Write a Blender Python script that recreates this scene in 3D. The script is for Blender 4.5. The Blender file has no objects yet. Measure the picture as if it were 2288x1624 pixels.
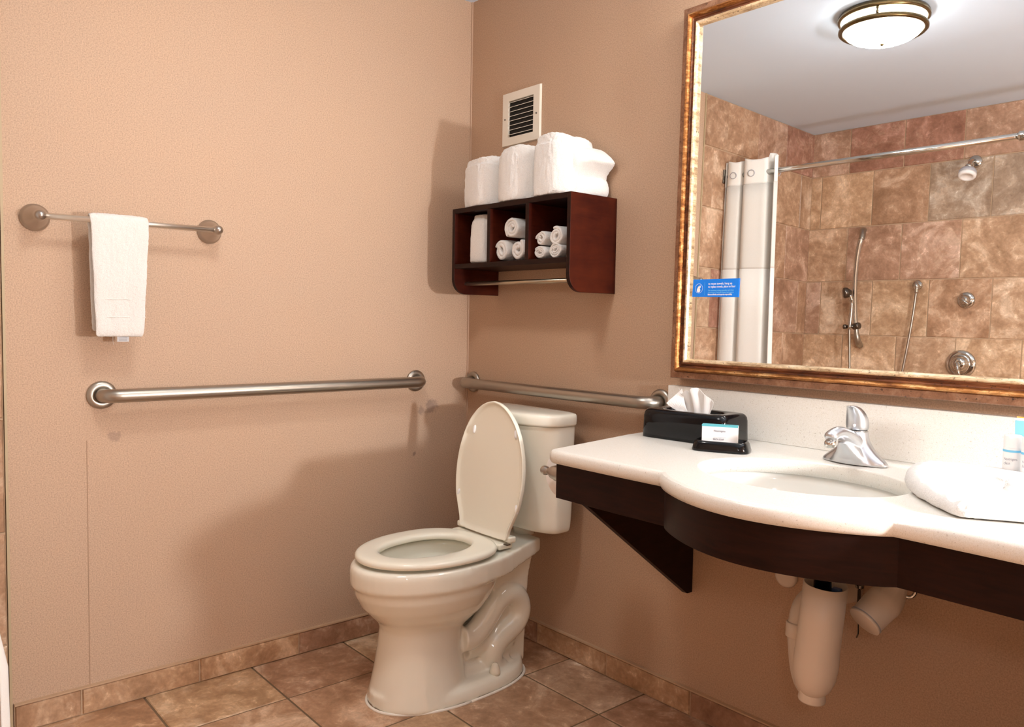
import bpy, bmesh, math, random
from math import sin, cos, pi, radians, sqrt, atan2
from mathutils import Vector, Matrix, noise
from mathutils.geometry import tessellate_polygon
random.seed(7)
SC = bpy.context.scene
COL = SC.collection

# ------------------------------------------------------------------ camera
cam_d = bpy.data.cameras.new('camera')
cam = bpy.data.objects.new('camera', cam_d); COL.objects.link(cam)
cam.location = (2.32257746, -1.77323322, 1.08369731)
cam.rotation_euler = (radians(86.72922213), radians(-0.97869758), radians(49.50421914))
cam_d.sensor_width = 36.0
cam_d.lens = 1780.19 * 36.0 / 2288.0
cam_d.clip_start = 0.02
SC.camera = cam
SC.view_settings.view_transform = 'Standard'
SC.view_settings.look = 'None'
SC.view_settings.gamma = 1.0
SC.view_settings.use_curve_mapping = False
SC.view_settings.exposure = 0.34

# ------------------------------------------------------------------ world
wd = bpy.data.worlds.new('world'); SC.world = wd; wd.use_nodes = True
wd.node_tree.nodes['Background'].inputs[0].default_value = (1, 0.93, 0.86, 1)
wd.node_tree.nodes['Background'].inputs[1].default_value = 0.0

# ------------------------------------------------------------------ lights (photographer's flashes; lamps are in their builders)
def light(name, kind, loc, energy, color, size, rot=None, sy=None, spread=None):
    d = bpy.data.lights.new(name, kind); d.energy = energy; d.color = color
    if kind == 'AREA':
        d.size = size
        if sy: d.shape = 'RECTANGLE'; d.size_y = sy
    else: d.shadow_soft_size = size
    o = bpy.data.objects.new(name, d); COL.objects.link(o); o.location = loc
    if rot: o.rotation_euler = rot
    return o
light('flash_by_counter', 'POINT', (2.85, -0.34, 1.08), 80.0, (0.93, 0.965, 1.0), 0.045)
light('flash_on_camera', 'POINT', (2.56, -1.80, 1.28), 6.0, (0.97, 0.98, 1.0), 0.05)
LAMP_E = 42.0
VANITY_E = 24.0

# ------------------------------------------------------------------ materials
MATS = {}
def mat(name, col=(.8,.8,.8), rough=.5, metal=0.0, spec=None, coat=0, sheen=0, emit=None, es=0):
    m = bpy.data.materials.new(name); m.use_nodes = True
    b = m.node_tree.nodes['Principled BSDF']
    b.inputs['Base Color'].default_value = (*col, 1)
    b.inputs['Roughness'].default_value = rough
    b.inputs['Metallic'].default_value = metal
    if spec is not None: b.inputs['Specular IOR Level'].default_value = spec
    if coat: b.inputs['Coat Weight'].default_value = coat; b.inputs['Coat Roughness'].default_value = .05
    if sheen: b.inputs['Sheen Weight'].default_value = sheen
    if emit: b.inputs['Emission Color'].default_value = (*emit, 1); b.inputs['Emission Strength'].default_value = es
    MATS[name] = m
    return m
def nodes(m): return m.node_tree.nodes, m.node_tree.links, m.node_tree.nodes['Principled BSDF']
def tcoord(m, kind='Object', scale=(1,1,1), rot=(0,0,0)):
    N, L, B = nodes(m)
    t = N.new('ShaderNodeTexCoord'); mp = N.new('ShaderNodeMapping')
    mp.inputs['Scale'].default_value = scale; mp.inputs['Rotation'].default_value = rot
    if kind == 'World':
        g = N.new('ShaderNodeNewGeometry'); L.new(g.outputs['Position'], mp.inputs['Vector'])
    else: L.new(t.outputs[kind], mp.inputs['Vector'])
    return mp.outputs[0]
def noise_n(m, vec, scale, detail=2, rough=.5, dist=0):
    N, L, B = nodes(m)
    n = N.new('ShaderNodeTexNoise'); n.inputs['Scale'].default_value = scale
    n.inputs['Detail'].default_value = detail; n.inputs['Roughness'].default_value = rough
    n.inputs['Distortion'].default_value = dist
    L.new(vec, n.inputs['Vector']); return n.outputs['Fac']
def ramp(m, fac, stops):
    N, L, B = nodes(m)
    r = N.new('ShaderNodeValToRGB'); e = r.color_ramp.elements
    while len(e) < len(stops): e.new(0.5)
    for i, (p, c) in enumerate(stops):
        e[i].position = p; e[i].color = (*c, 1) if len(c) == 3 else c
    L.new(fac, r.inputs[0]); return r.outputs[0]
def mix(m, fac, a, b, mode='MIX'):
    N, L, B = nodes(m)
    x = N.new('ShaderNodeMix'); x.data_type = 'RGBA'; x.blend_type = mode
    for k, v in ((0, fac), (6, a), (7, b)):
        if isinstance(v, (int, float)): x.inputs[k].default_value = v
        elif isinstance(v, tuple): x.inputs[k].default_value = (*v, 1)
        else: L.new(v, x.inputs[k])
    return x.outputs[2]
def math_n(m, op, a, b=0.0, c=None):
    N, L, B = nodes(m)
    x = N.new('ShaderNodeMath'); x.operation = op
    for k, v in ((0, a), (1, b), (2, c)):
        if v is None: continue
        if isinstance(v, (int, float)): x.inputs[k].default_value = v
        else: L.new(v, x.inputs[k])
    return x.outputs[0]
def bump(m, h, strength=.3, dist=.002):
    N, L, B = nodes(m)
    b = N.new('ShaderNodeBump'); b.inputs['Strength'].default_value = strength; b.inputs['Distance'].default_value = dist
    L.new(h, b.inputs['Height']); L.new(b.outputs[0], B.inputs['Normal'])
def setcol(m, c): nodes(m)[1].new(c, nodes(m)[2].inputs['Base Color'])
def g3(v): return (v, v, v)

# wallpaper: woven vinyl, fine warm speckle, a few scuffs
def wallpaper(name, base, spots=()):
    m = mat(name, base, .62, spec=.3)
    v = tcoord(m, 'World')
    f1 = noise_n(m, v, 300, 3, .7)
    f2 = noise_n(m, v, 2.2, 3, .6)
    f3 = noise_n(m, v, 900, 1, .5)
    b = Vector(base)
    c = ramp(m, f1, [(.30, tuple(b*.66)), (.5, tuple(b)), (.72, tuple(b*1.28))])
    c = mix(m, .25, c, ramp(m, f2, [(.35, (base[0]*.93, base[1]*.95, base[2]*1.0)), (.65, (base[0]*1.05, base[1]*1.02, base[2]*.98))]))
    N, L, B = nodes(m)
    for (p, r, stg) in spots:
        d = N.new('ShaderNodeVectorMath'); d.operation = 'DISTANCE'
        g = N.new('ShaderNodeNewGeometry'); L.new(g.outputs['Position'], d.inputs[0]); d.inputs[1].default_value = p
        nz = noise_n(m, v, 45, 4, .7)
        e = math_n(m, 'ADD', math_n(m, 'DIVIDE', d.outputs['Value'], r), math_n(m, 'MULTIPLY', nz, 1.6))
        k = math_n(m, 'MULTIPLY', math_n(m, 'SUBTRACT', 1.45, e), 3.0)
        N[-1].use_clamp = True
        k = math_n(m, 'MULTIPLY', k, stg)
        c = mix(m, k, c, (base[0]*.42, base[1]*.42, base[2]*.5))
    setcol(m, c)
    bump(m, math_n(m, 'ADD', f1, f3), .35, .0009)
    return m
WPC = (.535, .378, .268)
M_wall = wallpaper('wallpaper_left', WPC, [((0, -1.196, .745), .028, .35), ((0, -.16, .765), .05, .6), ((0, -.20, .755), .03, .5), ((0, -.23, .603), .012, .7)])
M_wall2 = wallpaper('wallpaper_back_shaded', (.49, .330, .222))  # same paper in a deeper tone, shade under the counter put into its colour

# stone tile with per-tile tint
def tilemat(name, k=1.0, rough=.32):
    m = mat(name, (.5,.3,.2), rough, spec=.45)
    N, L, B = nodes(m)
    a = N.new('ShaderNodeAttribute'); a.attribute_name = 'tint'
    v0 = tcoord(m, 'World')
    ad = N.new('ShaderNodeVectorMath'); ad.operation = 'ADD'
    a2 = N.new('ShaderNodeAttribute'); a2.attribute_name = 'shift'
    L.new(v0, ad.inputs[0]); L.new(a2.outputs['Vector'], ad.inputs[1]); v = ad.outputs[0]
    n1 = noise_n(m, v, 5.5, 8, .62, 1.1)
    n2 = noise_n(m, v, 26, 6, .7, .4)
    n3 = noise_n(m, v, 90, 3, .6)
    c = mix(m, 1.0, a.outputs['Color'], ramp(m, n1, [(.28, (.66,.60,.54)), (.45, (.90,.86,.83)), (.54, (1.05,1.05,1.05)), (.62, (1.35,1.5,1.65)), (.72, (1.5,1.75,2.0))]), 'MULTIPLY')
    c = mix(m, 1.0, c, ramp(m, n2, [(.33, (.80,.77,.74)), (.52, (1,1,1)), (.61, (1.12,1.18,1.22)), (.66, (1.5,1.7,1.9))]), 'MULTIPLY')
    nv_ = noise_n(m, v, 4.2, 7, .66, .6)
    vein = math_n(m, 'ABSOLUTE', math_n(m, 'SUBTRACT', nv_, .52))
    vf = ramp(m, vein, [(.0, g3(.42)), (.010, g3(.22)), (.028, g3(0))])
    vf2 = mix(m, 1.0, vf, ramp(m, n1, [(.40, g3(0)), (.58, g3(1))]), 'MULTIPLY')
    c = mix(m, vf2, c, (.72,.55,.40))
    c = mix(m, .5, c, mix(m, 1.0, c, ramp(m, n3, [(.3, g3(.8)), (.7, g3(1.2))]), 'MULTIPLY'))
    setcol(m, c)
    bump(m, math_n(m, 'ADD', n1, math_n(m, 'MULTIPLY', n2, .6)), .25, .002)
    return m
M_tile = tilemat('stone_tile')
M_ftile = tilemat('stone_floor_tile', rough=.38)
M_grout = mat('grout', (.50,.36,.24), .8)
M_groutd = mat('grout_dark', (.17,.11,.06), .8)
M_ceil = mat('ceiling_paint', (.66,.78,.93), .8)
M_trim = mat('trim_cream', (.48,.38,.24), .5)
M_plain = mat('paint_warm', (.50,.41,.32), .7)

def brushed(name, col, rough=.28):
    m = mat(name, col, rough, 1.0)
    v = tcoord(m, 'Object', (1,1,1)); f = noise_n(m, v, 60, 2)
    N, L, B = nodes(m)
    return m
M_steel = brushed('brushed_steel', (.42,.385,.335), .36)
M_nickel = brushed('brushed_nickel', (.46,.42,.38), .3)
M_chrome = mat('chrome', (.58,.57,.54), .12, 1.0)
M_faucet = brushed('satin_chrome', (.60,.61,.63), .34)
M_dark = mat('dark_chrome', (.16,.14,.12), .2, 1.0)
M_porc = mat('porcelain', (.88,.86,.75), .07, coat=.6)
M_seat = mat('seat_plastic', (.90,.875,.75), .16, coat=.2)
M_caulk = mat('caulk', (.86,.82,.74), .6)
M_black = mat('black_plastic', (.004,.004,.005), .10, spec=.32)
M_void = mat('recess_shade', (.012,.010,.008), .9)  # near-black colour standing in for the shade inside recesses
M_vent = mat('vent_enamel', (.76,.70,.60), .35)
M_bronze = mat('antique_bronze', (.15,.105,.05), .3, 1.0)
M_paper = mat('paper', (.88,.87,.85), .9)
M_white = mat('white_paper', (.92,.92,.92), .5)
M_teal = mat('teal_print', (.10,.45,.52), .5)
M_blue = mat('blue_card', (.0,.215,.85), .45)
M_lblue = mat('light_blue_print', (.20,.62,.9), .5)
M_orange = mat('orange_print', (.9,.42,.08), .5)
M_ink = mat('grey_ink', (.22,.22,.26), .6)
M_bag = mat('clear_blue_bag', (.25,.62,.82), .2)
M_pipe = mat('pipe_cover_white', (.76,.66,.56), .4)
M_greyp = mat('grey_plastic', (.42,.42,.46), .4)
M_rubber = mat('dark_seam', (.08,.07,.06), .6)

def cloth(name, col, sc=900, st=.9, d=.0016):
    m = mat(name, col, .95, sheen=.25, spec=.1)
    v = tcoord(m, 'Object'); f = noise_n(m, v, sc, 3, .7); g = noise_n(m, v, sc*.28, 2, .6)
    setcol(m, ramp(m, f, [(.3, tuple(Vector(col)*.86)), (.65, tuple(Vector(col)*1.04))]))
    bump(m, math_n(m, 'ADD', f, g), st, d)
    return m
M_towel = cloth('terry', (.86,.84,.81), 520)
M_curt = cloth('curtain_fabric', (.92,.91,.88), 1500, .2, .0004)
M_curt2 = cloth('curtain_sheer', (.80,.785,.75), 1500, .2, .0004)

# dark cherry wood
M_wood = mat('dark_cherry', (.03,.008,.004), .40, spec=.14)
v = tcoord(M_wood, 'Object', (3, 3, 22)); f = noise_n(M_wood, v, 3.0, 5, .6, .8)
v2 = tcoord(M_wood, 'Object', (1, 1, 1)); f2 = noise_n(M_wood, v2, 9, 4, .6)
c = ramp(M_wood, f, [(.3, (.034,.0040,.0022)), (.7, (.070,.0110,.0040))])
c = mix(M_wood, .5, c, ramp(M_wood, f2, [(.35, (.024,.0030,.0018)), (.7, (.085,.0150,.0045))])); setcol(M_wood, c)
M_woodk = mat('espresso_wood', (.03,.012,.008), .42, spec=.16)
v = tcoord(M_woodk, 'Object', (4, 4, 30)); f = noise_n(M_woodk, v, 3.0, 5, .6, .8)
setcol(M_woodk, ramp(M_woodk, f, [(.3, (.010,.0028,.0018)), (.7, (.022,.006,.0035))]))

# speckled solid-surface counter
M_count = mat('solid_surface', (.80,.77,.69), .28, spec=.5)
v = tcoord(M_count, 'World'); f = noise_n(M_count, v, 260, 1, .4); f2 = noise_n(M_count, v, 800, 1, .5)
c = ramp(M_count, f, [(.0, (.80,.77,.70)), (.70, (.80,.77,.70)), (.735, (.34,.28,.22))])
c = mix(M_count, .6, c, ramp(M_count, f2, [(.3, (.70,.66,.57)), (.6, (.86,.84,.80))])); setcol(M_count, c)
M_sink = mat('sink_ceramic', (.84,.84,.80), .1, coat=.5)

# antiqued frame materials
def gilt(name, a, b, c_, metal, stretch):
    m = mat(name, b, .35, metal)
    v = tcoord(m, 'World', stretch); f = noise_n(m, v, 30, 6, .75, .3)
    v2 = tcoord(m, 'World'); f2 = noise_n(m, v2, 150, 3, .7)
    col = ramp(m, f, [(.34, a), (.52, b), (.68, c_)])
    col = mix(m, ramp(m, f2, [(.60, g3(0)), (.69, g3(.85))]), col, (.02,.008,.004)); setcol(m, col)
    bump(m, f, .5, .001)
    return m
M_band = gilt('frame_band', (.15,.065,.03), (.27,.125,.065), (.38,.21,.125), .25, (1,1,1))
M_gold = gilt('frame_gold', (.14,.04,.010), (.44,.18,.05), (.88,.54,.24), .7, (.5,1,2.2))
M_goldp = gilt('frame_pale', (.30,.17,.08), (.72,.55,.34), (.95,.85,.66), .45, (.5,1,2))
M_groove = gilt('frame_groove', (.035,.012,.006), (.16,.05,.018), (.34,.13,.05), .4, (.3,1,2.2))
M_mirror = mat('mirror_glass', (.93,.94,.93), .0, 1.0)

# ------------------------------------------------------------------ object helpers
def tag(o, label=None, cat=None, group=None, kind=None):
    if label: o['label'] = label
    if cat: o['category'] = cat
    if group: o['group'] = group
    if kind: o['kind'] = kind
    return o
def thing(name, label, cat, loc, group=None):
    o = bpy.data.objects.new(name, None); COL.objects.link(o); o.location = loc; o.empty_display_size = .03
    return tag(o, label, cat, group)
def root(o):
    while o.parent: o = o.parent
    return o
ROOTL = {}
def mk(name, verts, faces, mt, parent=None, smooth=False, bevel=0, seg=2, sub=0, label=None, ang=None):
    vs = [Vector(v) for v in verts]
    if parent is not None:
        if parent.parent is None and parent.type == 'EMPTY': org = Vector(parent.location)
        else: org = ROOTL[root(parent).name]
    else:
        xs = [v.x for v in vs]; ys = [v.y for v in vs]; zs = [v.z for v in vs]
        org = Vector(((min(xs)+max(xs))/2, (min(ys)+max(ys))/2, min(zs)))
    me = bpy.data.meshes.new(name)
    me.from_pydata([v-org for v in vs], [], faces)
    bm = bmesh.new(); bm.from_mesh(me); bmesh.ops.recalc_face_normals(bm, faces=bm.faces); bm.to_mesh(me); bm.free()
    me.update()
    o = bpy.data.objects.new(name, me); COL.objects.link(o)
    mts = mt if isinstance(mt, list) else [mt]
    for x in mts: me.materials.append(x)
    if parent is not None: o.parent = parent
    else: o.location = org; ROOTL[o.name] = org
    if parent is not None and parent.parent is None: ROOTL.setdefault(parent.name, Vector(parent.location))
    if smooth:
        for p in me.polygons: p.use_smooth = True
    if len(mts) == 2:
        for p in me.polygons:
            if p.normal.y < -.72: p.material_index = 1
    if bevel:
        b = o.modifiers.new('bevel', 'BEVEL'); b.width = bevel; b.segments = seg; b.limit_method = 'ANGLE'; b.angle_limit = radians(35)
        for p in me.polygons: p.use_smooth = True
        w = o.modifiers.new('wn', 'WEIGHTED_NORMAL')
    if sub:
        s = o.modifiers.new('sub', 'SUBSURF'); s.levels = sub; s.render_levels = sub
    if label: o['label'] = label
    return o
class MB:
    def __init__(s): s.v = []; s.f = []
    def add(s, v, f):
        n = len(s.v); s.v += [tuple(x) for x in v]; s.f += [tuple(i+n for i in q) for q in f]; return s
    def box(s, a, b):
        (x0,y0,z0),(x1,y1,z1) = a, b
        return s.add([(x0,y0,z0),(x1,y0,z0),(x1,y1,z0),(x0,y1,z0),(x0,y0,z1),(x1,y0,z1),(x1,y1,z1),(x0,y1,z1)],
                     [(0,3,2,1),(4,5,6,7),(0,1,5,4),(1,2,6,5),(2,3,7,6),(3,0,4,7)])
    def loft(s, rings, cap0=True, cap1=True, closed=True):
        n = len(rings[0]); v = [p for r in rings for p in r]; f = []
        for i in range(len(rings)-1):
            for j in range(n if closed else n-1):
                k = (j+1) % n
                f.append((i*n+j, i*n+k, (i+1)*n+k, (i+1)*n+j))
        if cap0: f.append(tuple(reversed(range(n))))
        if cap1: f.append(tuple((len(rings)-1)*n+j for j in range(n)))
        return s.add(v, f)
    def lathe(s, prof, org, axis=(0,0,1), n=28, caps=True):
        ax = Vector(axis).normalized(); u = ax.orthogonal().normalized(); w = ax.cross(u); org = Vector(org)
        return s.loft([[org+ax*h+u*r*cos(2*pi*k/n)+w*r*sin(2*pi*k/n) for k in range(n)] for r, h in prof], caps, caps)
    def tube(s, pts, r, n=14, caps=True, flat=1.0, up=None):
        pts = [Vector(p) for p in pts]; R = r if isinstance(r, (list, tuple)) else [r]*len(pts)
        rings = []; t0 = (pts[1]-pts[0]).normalized(); u = (Vector(up) - Vector(up).dot(t0)*t0).normalized() if up else t0.orthogonal().normalized()
        for i, p in enumerate(pts):
            t = (pts[min(i+1, len(pts)-1)]-pts[max(i-1, 0)]).normalized()
            u = (u-u.dot(t)*t).normalized(); w = t.cross(u)
            rings.append([p+u*R[i]*flat*cos(2*pi*k/n)+w*R[i]*sin(2*pi*k/n) for k in range(n)])
        return s.loft(rings, caps, caps)
    def go(s, name, mt, parent=None, **k): return mk(name, s.v, s.f, mt, parent, **k)
def spline(pts, per=8):
    P = [Vector(p) for p in pts]; P = [P[0]*2-P[1]]+P+[P[-1]*2-P[-2]]; out = []
    for i in range(1, len(P)-2):
        for k in range(per):
            t = k/per; a, b, c, d = P[i-1:i+3]
            out.append(.5*((2*b)+(c-a)*t+(2*a-5*b+4*c-d)*t*t+(-a+3*b-3*c+d)*t**3))
    out.append(P[-2]); return out
def lerp(a, b, t): return a+(b-a)*t
def interp(tab, x):
    if x <= tab[0][0]: return tab[0][1]
    for (a, va), (b, vb) in zip(tab, tab[1:]):
        if x <= b: return va+(vb-va)*(x-a)/(b-a)
    return tab[-1][1]
def structure(o): o['kind'] = 'structure'; return o
def displace(o, size, strength, kind='CLOUDS'):
    t = bpy.data.textures.new('fuzz', kind); t.noise_scale = size
    d = o.modifiers.new('disp', 'DISPLACE'); d.texture = t; d.strength = strength; d.mid_level = .5; d.texture_coords = 'GLOBAL' if False else 'LOCAL'
def text(s, name, parent, org, xdir, ydir, size, mt, extrude=.0001, bold=0, align='LEFT', sx=1.0):
    cu = bpy.data.curves.new(name, 'FONT'); cu.body = s; cu.size = size; cu.extrude = extrude; cu.offset = bold; cu.align_x = align
    cu.resolution_u = 3
    o = bpy.data.objects.new(name, cu); COL.objects.link(o); cu.materials.append(mt)
    x = Vector(xdir).normalized(); y = Vector(ydir).normalized(); z = x.cross(y)
    bpy.context.view_layer.update()
    me = bpy.data.meshes.new_from_object(o.evaluated_get(bpy.context.evaluated_depsgraph_get()))
    bpy.data.objects.remove(o); o = bpy.data.objects.new(name, me); COL.objects.link(o)
    if not me.materials: me.materials.append(mt)
    o.parent = parent
    M = Matrix((x*sx, y, z)).transposed().to_4x4(); M.translation = Vector(org)-ROOTL[root(parent).name]
    o.matrix_local = M
    return o

# ------------------------------------------------------------------ room shell
XR, YS, ZC = 3.1, -2.465, 2.2058      # right wall, shower wall, ceiling
YE = -1.445                            # where wallpaper ends and shower tile begins
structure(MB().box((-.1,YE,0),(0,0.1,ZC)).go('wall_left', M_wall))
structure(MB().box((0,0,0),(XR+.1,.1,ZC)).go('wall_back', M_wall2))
structure(MB().box((XR,YS-.1,0),(XR+.1,0,ZC)).go('wall_right', M_plain))
structure(MB().box((-.1,YS-.1,ZC),(XR+.1,.1,ZC+.1)).go('ceiling', M_ceil))
# wallpaper seams: a thin lifted edge
structure(MB().box((0,-1.2655,.078),(.0009,-1.2635,.74)).go('trim_1', mat('seam_paper', (.40,.26,.17), .7)))
structure(MB().box((0,YE-.005,0),(.006,YE+.001,ZC)).go('trim_2', M_trim))
structure(MB().box((.0,-.005,0.078),(.005,0,ZC)).go('trim_3', mat('corner_caulk', (.50,.34,.24), .7)))

TINTS = [(.50,.285,.165), (.47,.245,.14), (.43,.215,.135), (.56,.345,.20), (.53,.32,.18), (.40,.20,.125), (.46,.30,.19)]
def tiles(name, frame, cells, mt, gm, th=.004, gap=.0022, back=.0):
    """cells: (u0,u1,v0,v1[,tint]); frame: (origin, udir, vdir, normal). One wall mesh: grout bed plus raised tiles."""
    O, U, V, Nn = [Vector(x) for x in frame]
    me = bpy.data.meshes.new(name); vs = []; fs = []; cols = []; sh = []; mi = []
    u0 = min(c[0] for c in cells); u1 = max(c[1] for c in cells); v0 = min(c[2] for c in cells); v1 = max(c[3] for c in cells)
    def quad(p, m, c, s):
        n = len(vs); vs.extend(p); fs.append((n, n+1, n+2, n+3)); mi.append(m); cols.append(c); sh.append(s)
    B = -.06
    P = [O+U*a+V*b+Nn*h for h in (0, B) for a, b in ((u0,v0),(u1,v0),(u1,v1),(u0,v1))]
    for q in ((0,1,2,3),(7,6,5,4),(0,4,5,1),(1,5,6,2),(2,6,7,3),(3,7,4,0)): quad([P[i] for i in q], 1, (0,0,0), (0,0,0))
    for c in cells:
        a0, a1, b0, b1 = c[0]+gap, c[1]-gap, c[2]+gap, c[3]-gap
        if a1-a0 < .003 or b1-b0 < .003: continue
        t = Vector(c[4]) if len(c) > 4 else Vector(random.choice(TINTS))*random.uniform(.92, 1.08)
        t = Vector((t[0]*.97, t[1]*1.01, t[2]*1.05))
        s = (random.uniform(-20,20), random.uniform(-20,20), random.uniform(-20,20)); e = min(.0025, (a1-a0)/4)
        lo = [(a0,b0),(a1,b0),(a1,b1),(a0,b1)]; hi = [(a0+e,b0+e),(a1-e,b0+e),(a1-e,b1-e),(a0+e,b1-e)]
        L0 = [O+U*a+V*b+Nn*.0002 for a, b in lo]; L1 = [O+U*a+V*b+Nn*th for a, b in hi]
        quad(L1, 0, t, s)
        for k in range(4): quad([L0[k], L0[(k+1)%4], L1[(k+1)%4], L1[k]], 0, t, s)
    org = O.copy()
    me.from_pydata([Vector(v)-org for v in vs], [], fs)
    me.materials.append(mt); me.materials.append(gm)
    me.polygons.foreach_set('material_index', mi)
    me.attributes.new('tint', 'FLOAT_COLOR', 'CORNER')
    me.attributes['tint'].data.foreach_set('color', [x for c_ in cols for _ in range(4) for x in (*c_, 1.0)])
    me.attributes.new('shift', 'FLOAT_VECTOR', 'FACE')
    me.attributes['shift'].data.foreach_set('vector', [float(x) for v_ in sh for x in v_])
    me.update()
    o = bpy.data.objects.new(name, me); COL.objects.link(o); o.location = org
    return structure(o)

def rows(zs, phases, step, lo, hi):
    out = []
    for (z0, z1), ph in zip(zip(zs, zs[1:]), phases):
        k = math.floor((lo-ph)/step); a = ph+k*step
        while a < hi:
            b = a+step
            if b > lo+.002: out.append((max(a, lo), min(b, hi), z0, z1))
            a = b
    return out
ZR = [0, .235, .5225, .8111, 1.0997, 1.3883, 1.6769, 1.9655, ZC]
PX = [.10, .226, .367, .226, .088, .224, .347, .213]
PY = [-2.30, -2.37, -2.234, -2.234, -2.37, -2.219, -2.346, -2.183]
random.seed(11)
cells = rows(ZR, PX, .2845, 0, XR)
T = {'r': (.43,.215,.145), 'p': (.50,.30,.20), 'y': (.63,.41,.25), 't': (.56,.36,.225), 'g': (.44,.315,.22), 'b': (.51,.305,.185)}
want = [  # (row index, sequence of tints from the left corner)
    (7, 'prrpyyyt'), (6, 'yybggyyb'), (5, 'tpptbbyt'), (4, 'ptybtyty'), (3, 'yytyyprt')]
for ri, seq in want:
    k = 0
    for i, c_ in enumerate(cells):
        if abs(c_[2]-ZR[ri]) < 1e-6 and k < len(seq):
            cells[i] = c_+(tuple(Vector(T[seq[k]])*random.uniform(.95,1.05)),); k += 1
tiles('wall_shower', ((0,YS,0),(1,0,0),(0,0,1),(0,1,0)), cells, M_tile, M_grout)
cl = rows(ZR, PY, .272, YS, YE-.006)
cl = [c_+(tuple(Vector(random.choice([T['p'],T['b'],T['r'],T['b'],T['t']]))*random.uniform(.9,1.02)),) for c_ in cl]
tiles('wall_shower_left', ((0,0,0),(0,1,0),(0,0,1),(1,0,0)), cl, M_tile, M_grout)
# floor
fx = [0]+[.257+.3062*k for k in range(0, 10)]; fx = [a for a in fx if a < XR]+[XR]
fy = [0, -.195]+[-.195-.311*k for k in range(1, 8)]; fy = [a for a in fy if a > YS]+[YS]
fc = []
FT = {(0,3): (.54,.33,.18), (0,2): (.45,.25,.145), (1,2): (.50,.29,.17), (1,3): (.52,.31,.18), (0,4): (.46,.25,.13), (1,1): (.5,.3,.17), (2,0): (.52,.33,.21), (2,1): (.46,.27,.16), (3,1): (.44,.25,.15)}
for i in range(len(fx)-1):
    for j in range(len(fy)-1):
        t = FT.get((i, j), random.choice([(.50,.29,.17), (.46,.26,.15), (.52,.32,.18), (.43,.24,.145)]))
        fc.append((fx[i], fx[i+1], fy[j+1], fy[j], t))
tiles('floor', ((0,0,0),(1,0,0),(0,1,0),(0,0,1)), fc, M_ftile, M_groutd, th=.0025, gap=.0028)
# baseboards
def basebd(name, frame, cuts):
    cs = [(a, b, 0, .072, random.choice([(.42,.235,.145), (.46,.27,.155), (.38,.21,.13), (.50,.30,.17)])) for a, b in zip(cuts, cuts[1:])]
    o = tiles(name, frame, cs, M_tile, M_grout, th=.0045, gap=.0016)
    return o
basebd('baseboard_left', ((.0065,0,.003),(0,1,0),(0,0,1),(1,0,0)), [YE+.004, -1.2864, -.9754, -.6644, -.3534, -.0425, -.011])
basebd('baseboard_back', ((0,-.0065,.003),(1,0,0),(0,0,1),(0,-1,0)), [.011, .1013, .4123, .7232, 1.0342, 1.3452, 1.6562, 1.9672, 2.05])
structure(MB().box((.0,YE+.004,.0745),(.0125,0,.0785)).box((0,-.0125,.0745),(2.05,0,.0785)).go('trim_4', mat('baseboard_caulk', (.52,.35,.22), .6)))
# a plain door in the right wall, outside the frame
d = structure(MB().box((XR-.03,-1.25,.002),(XR,-.40,2.03)).go('door_1', mat('door_paint', (.42,.22,.12), .4), bevel=.003))

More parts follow.
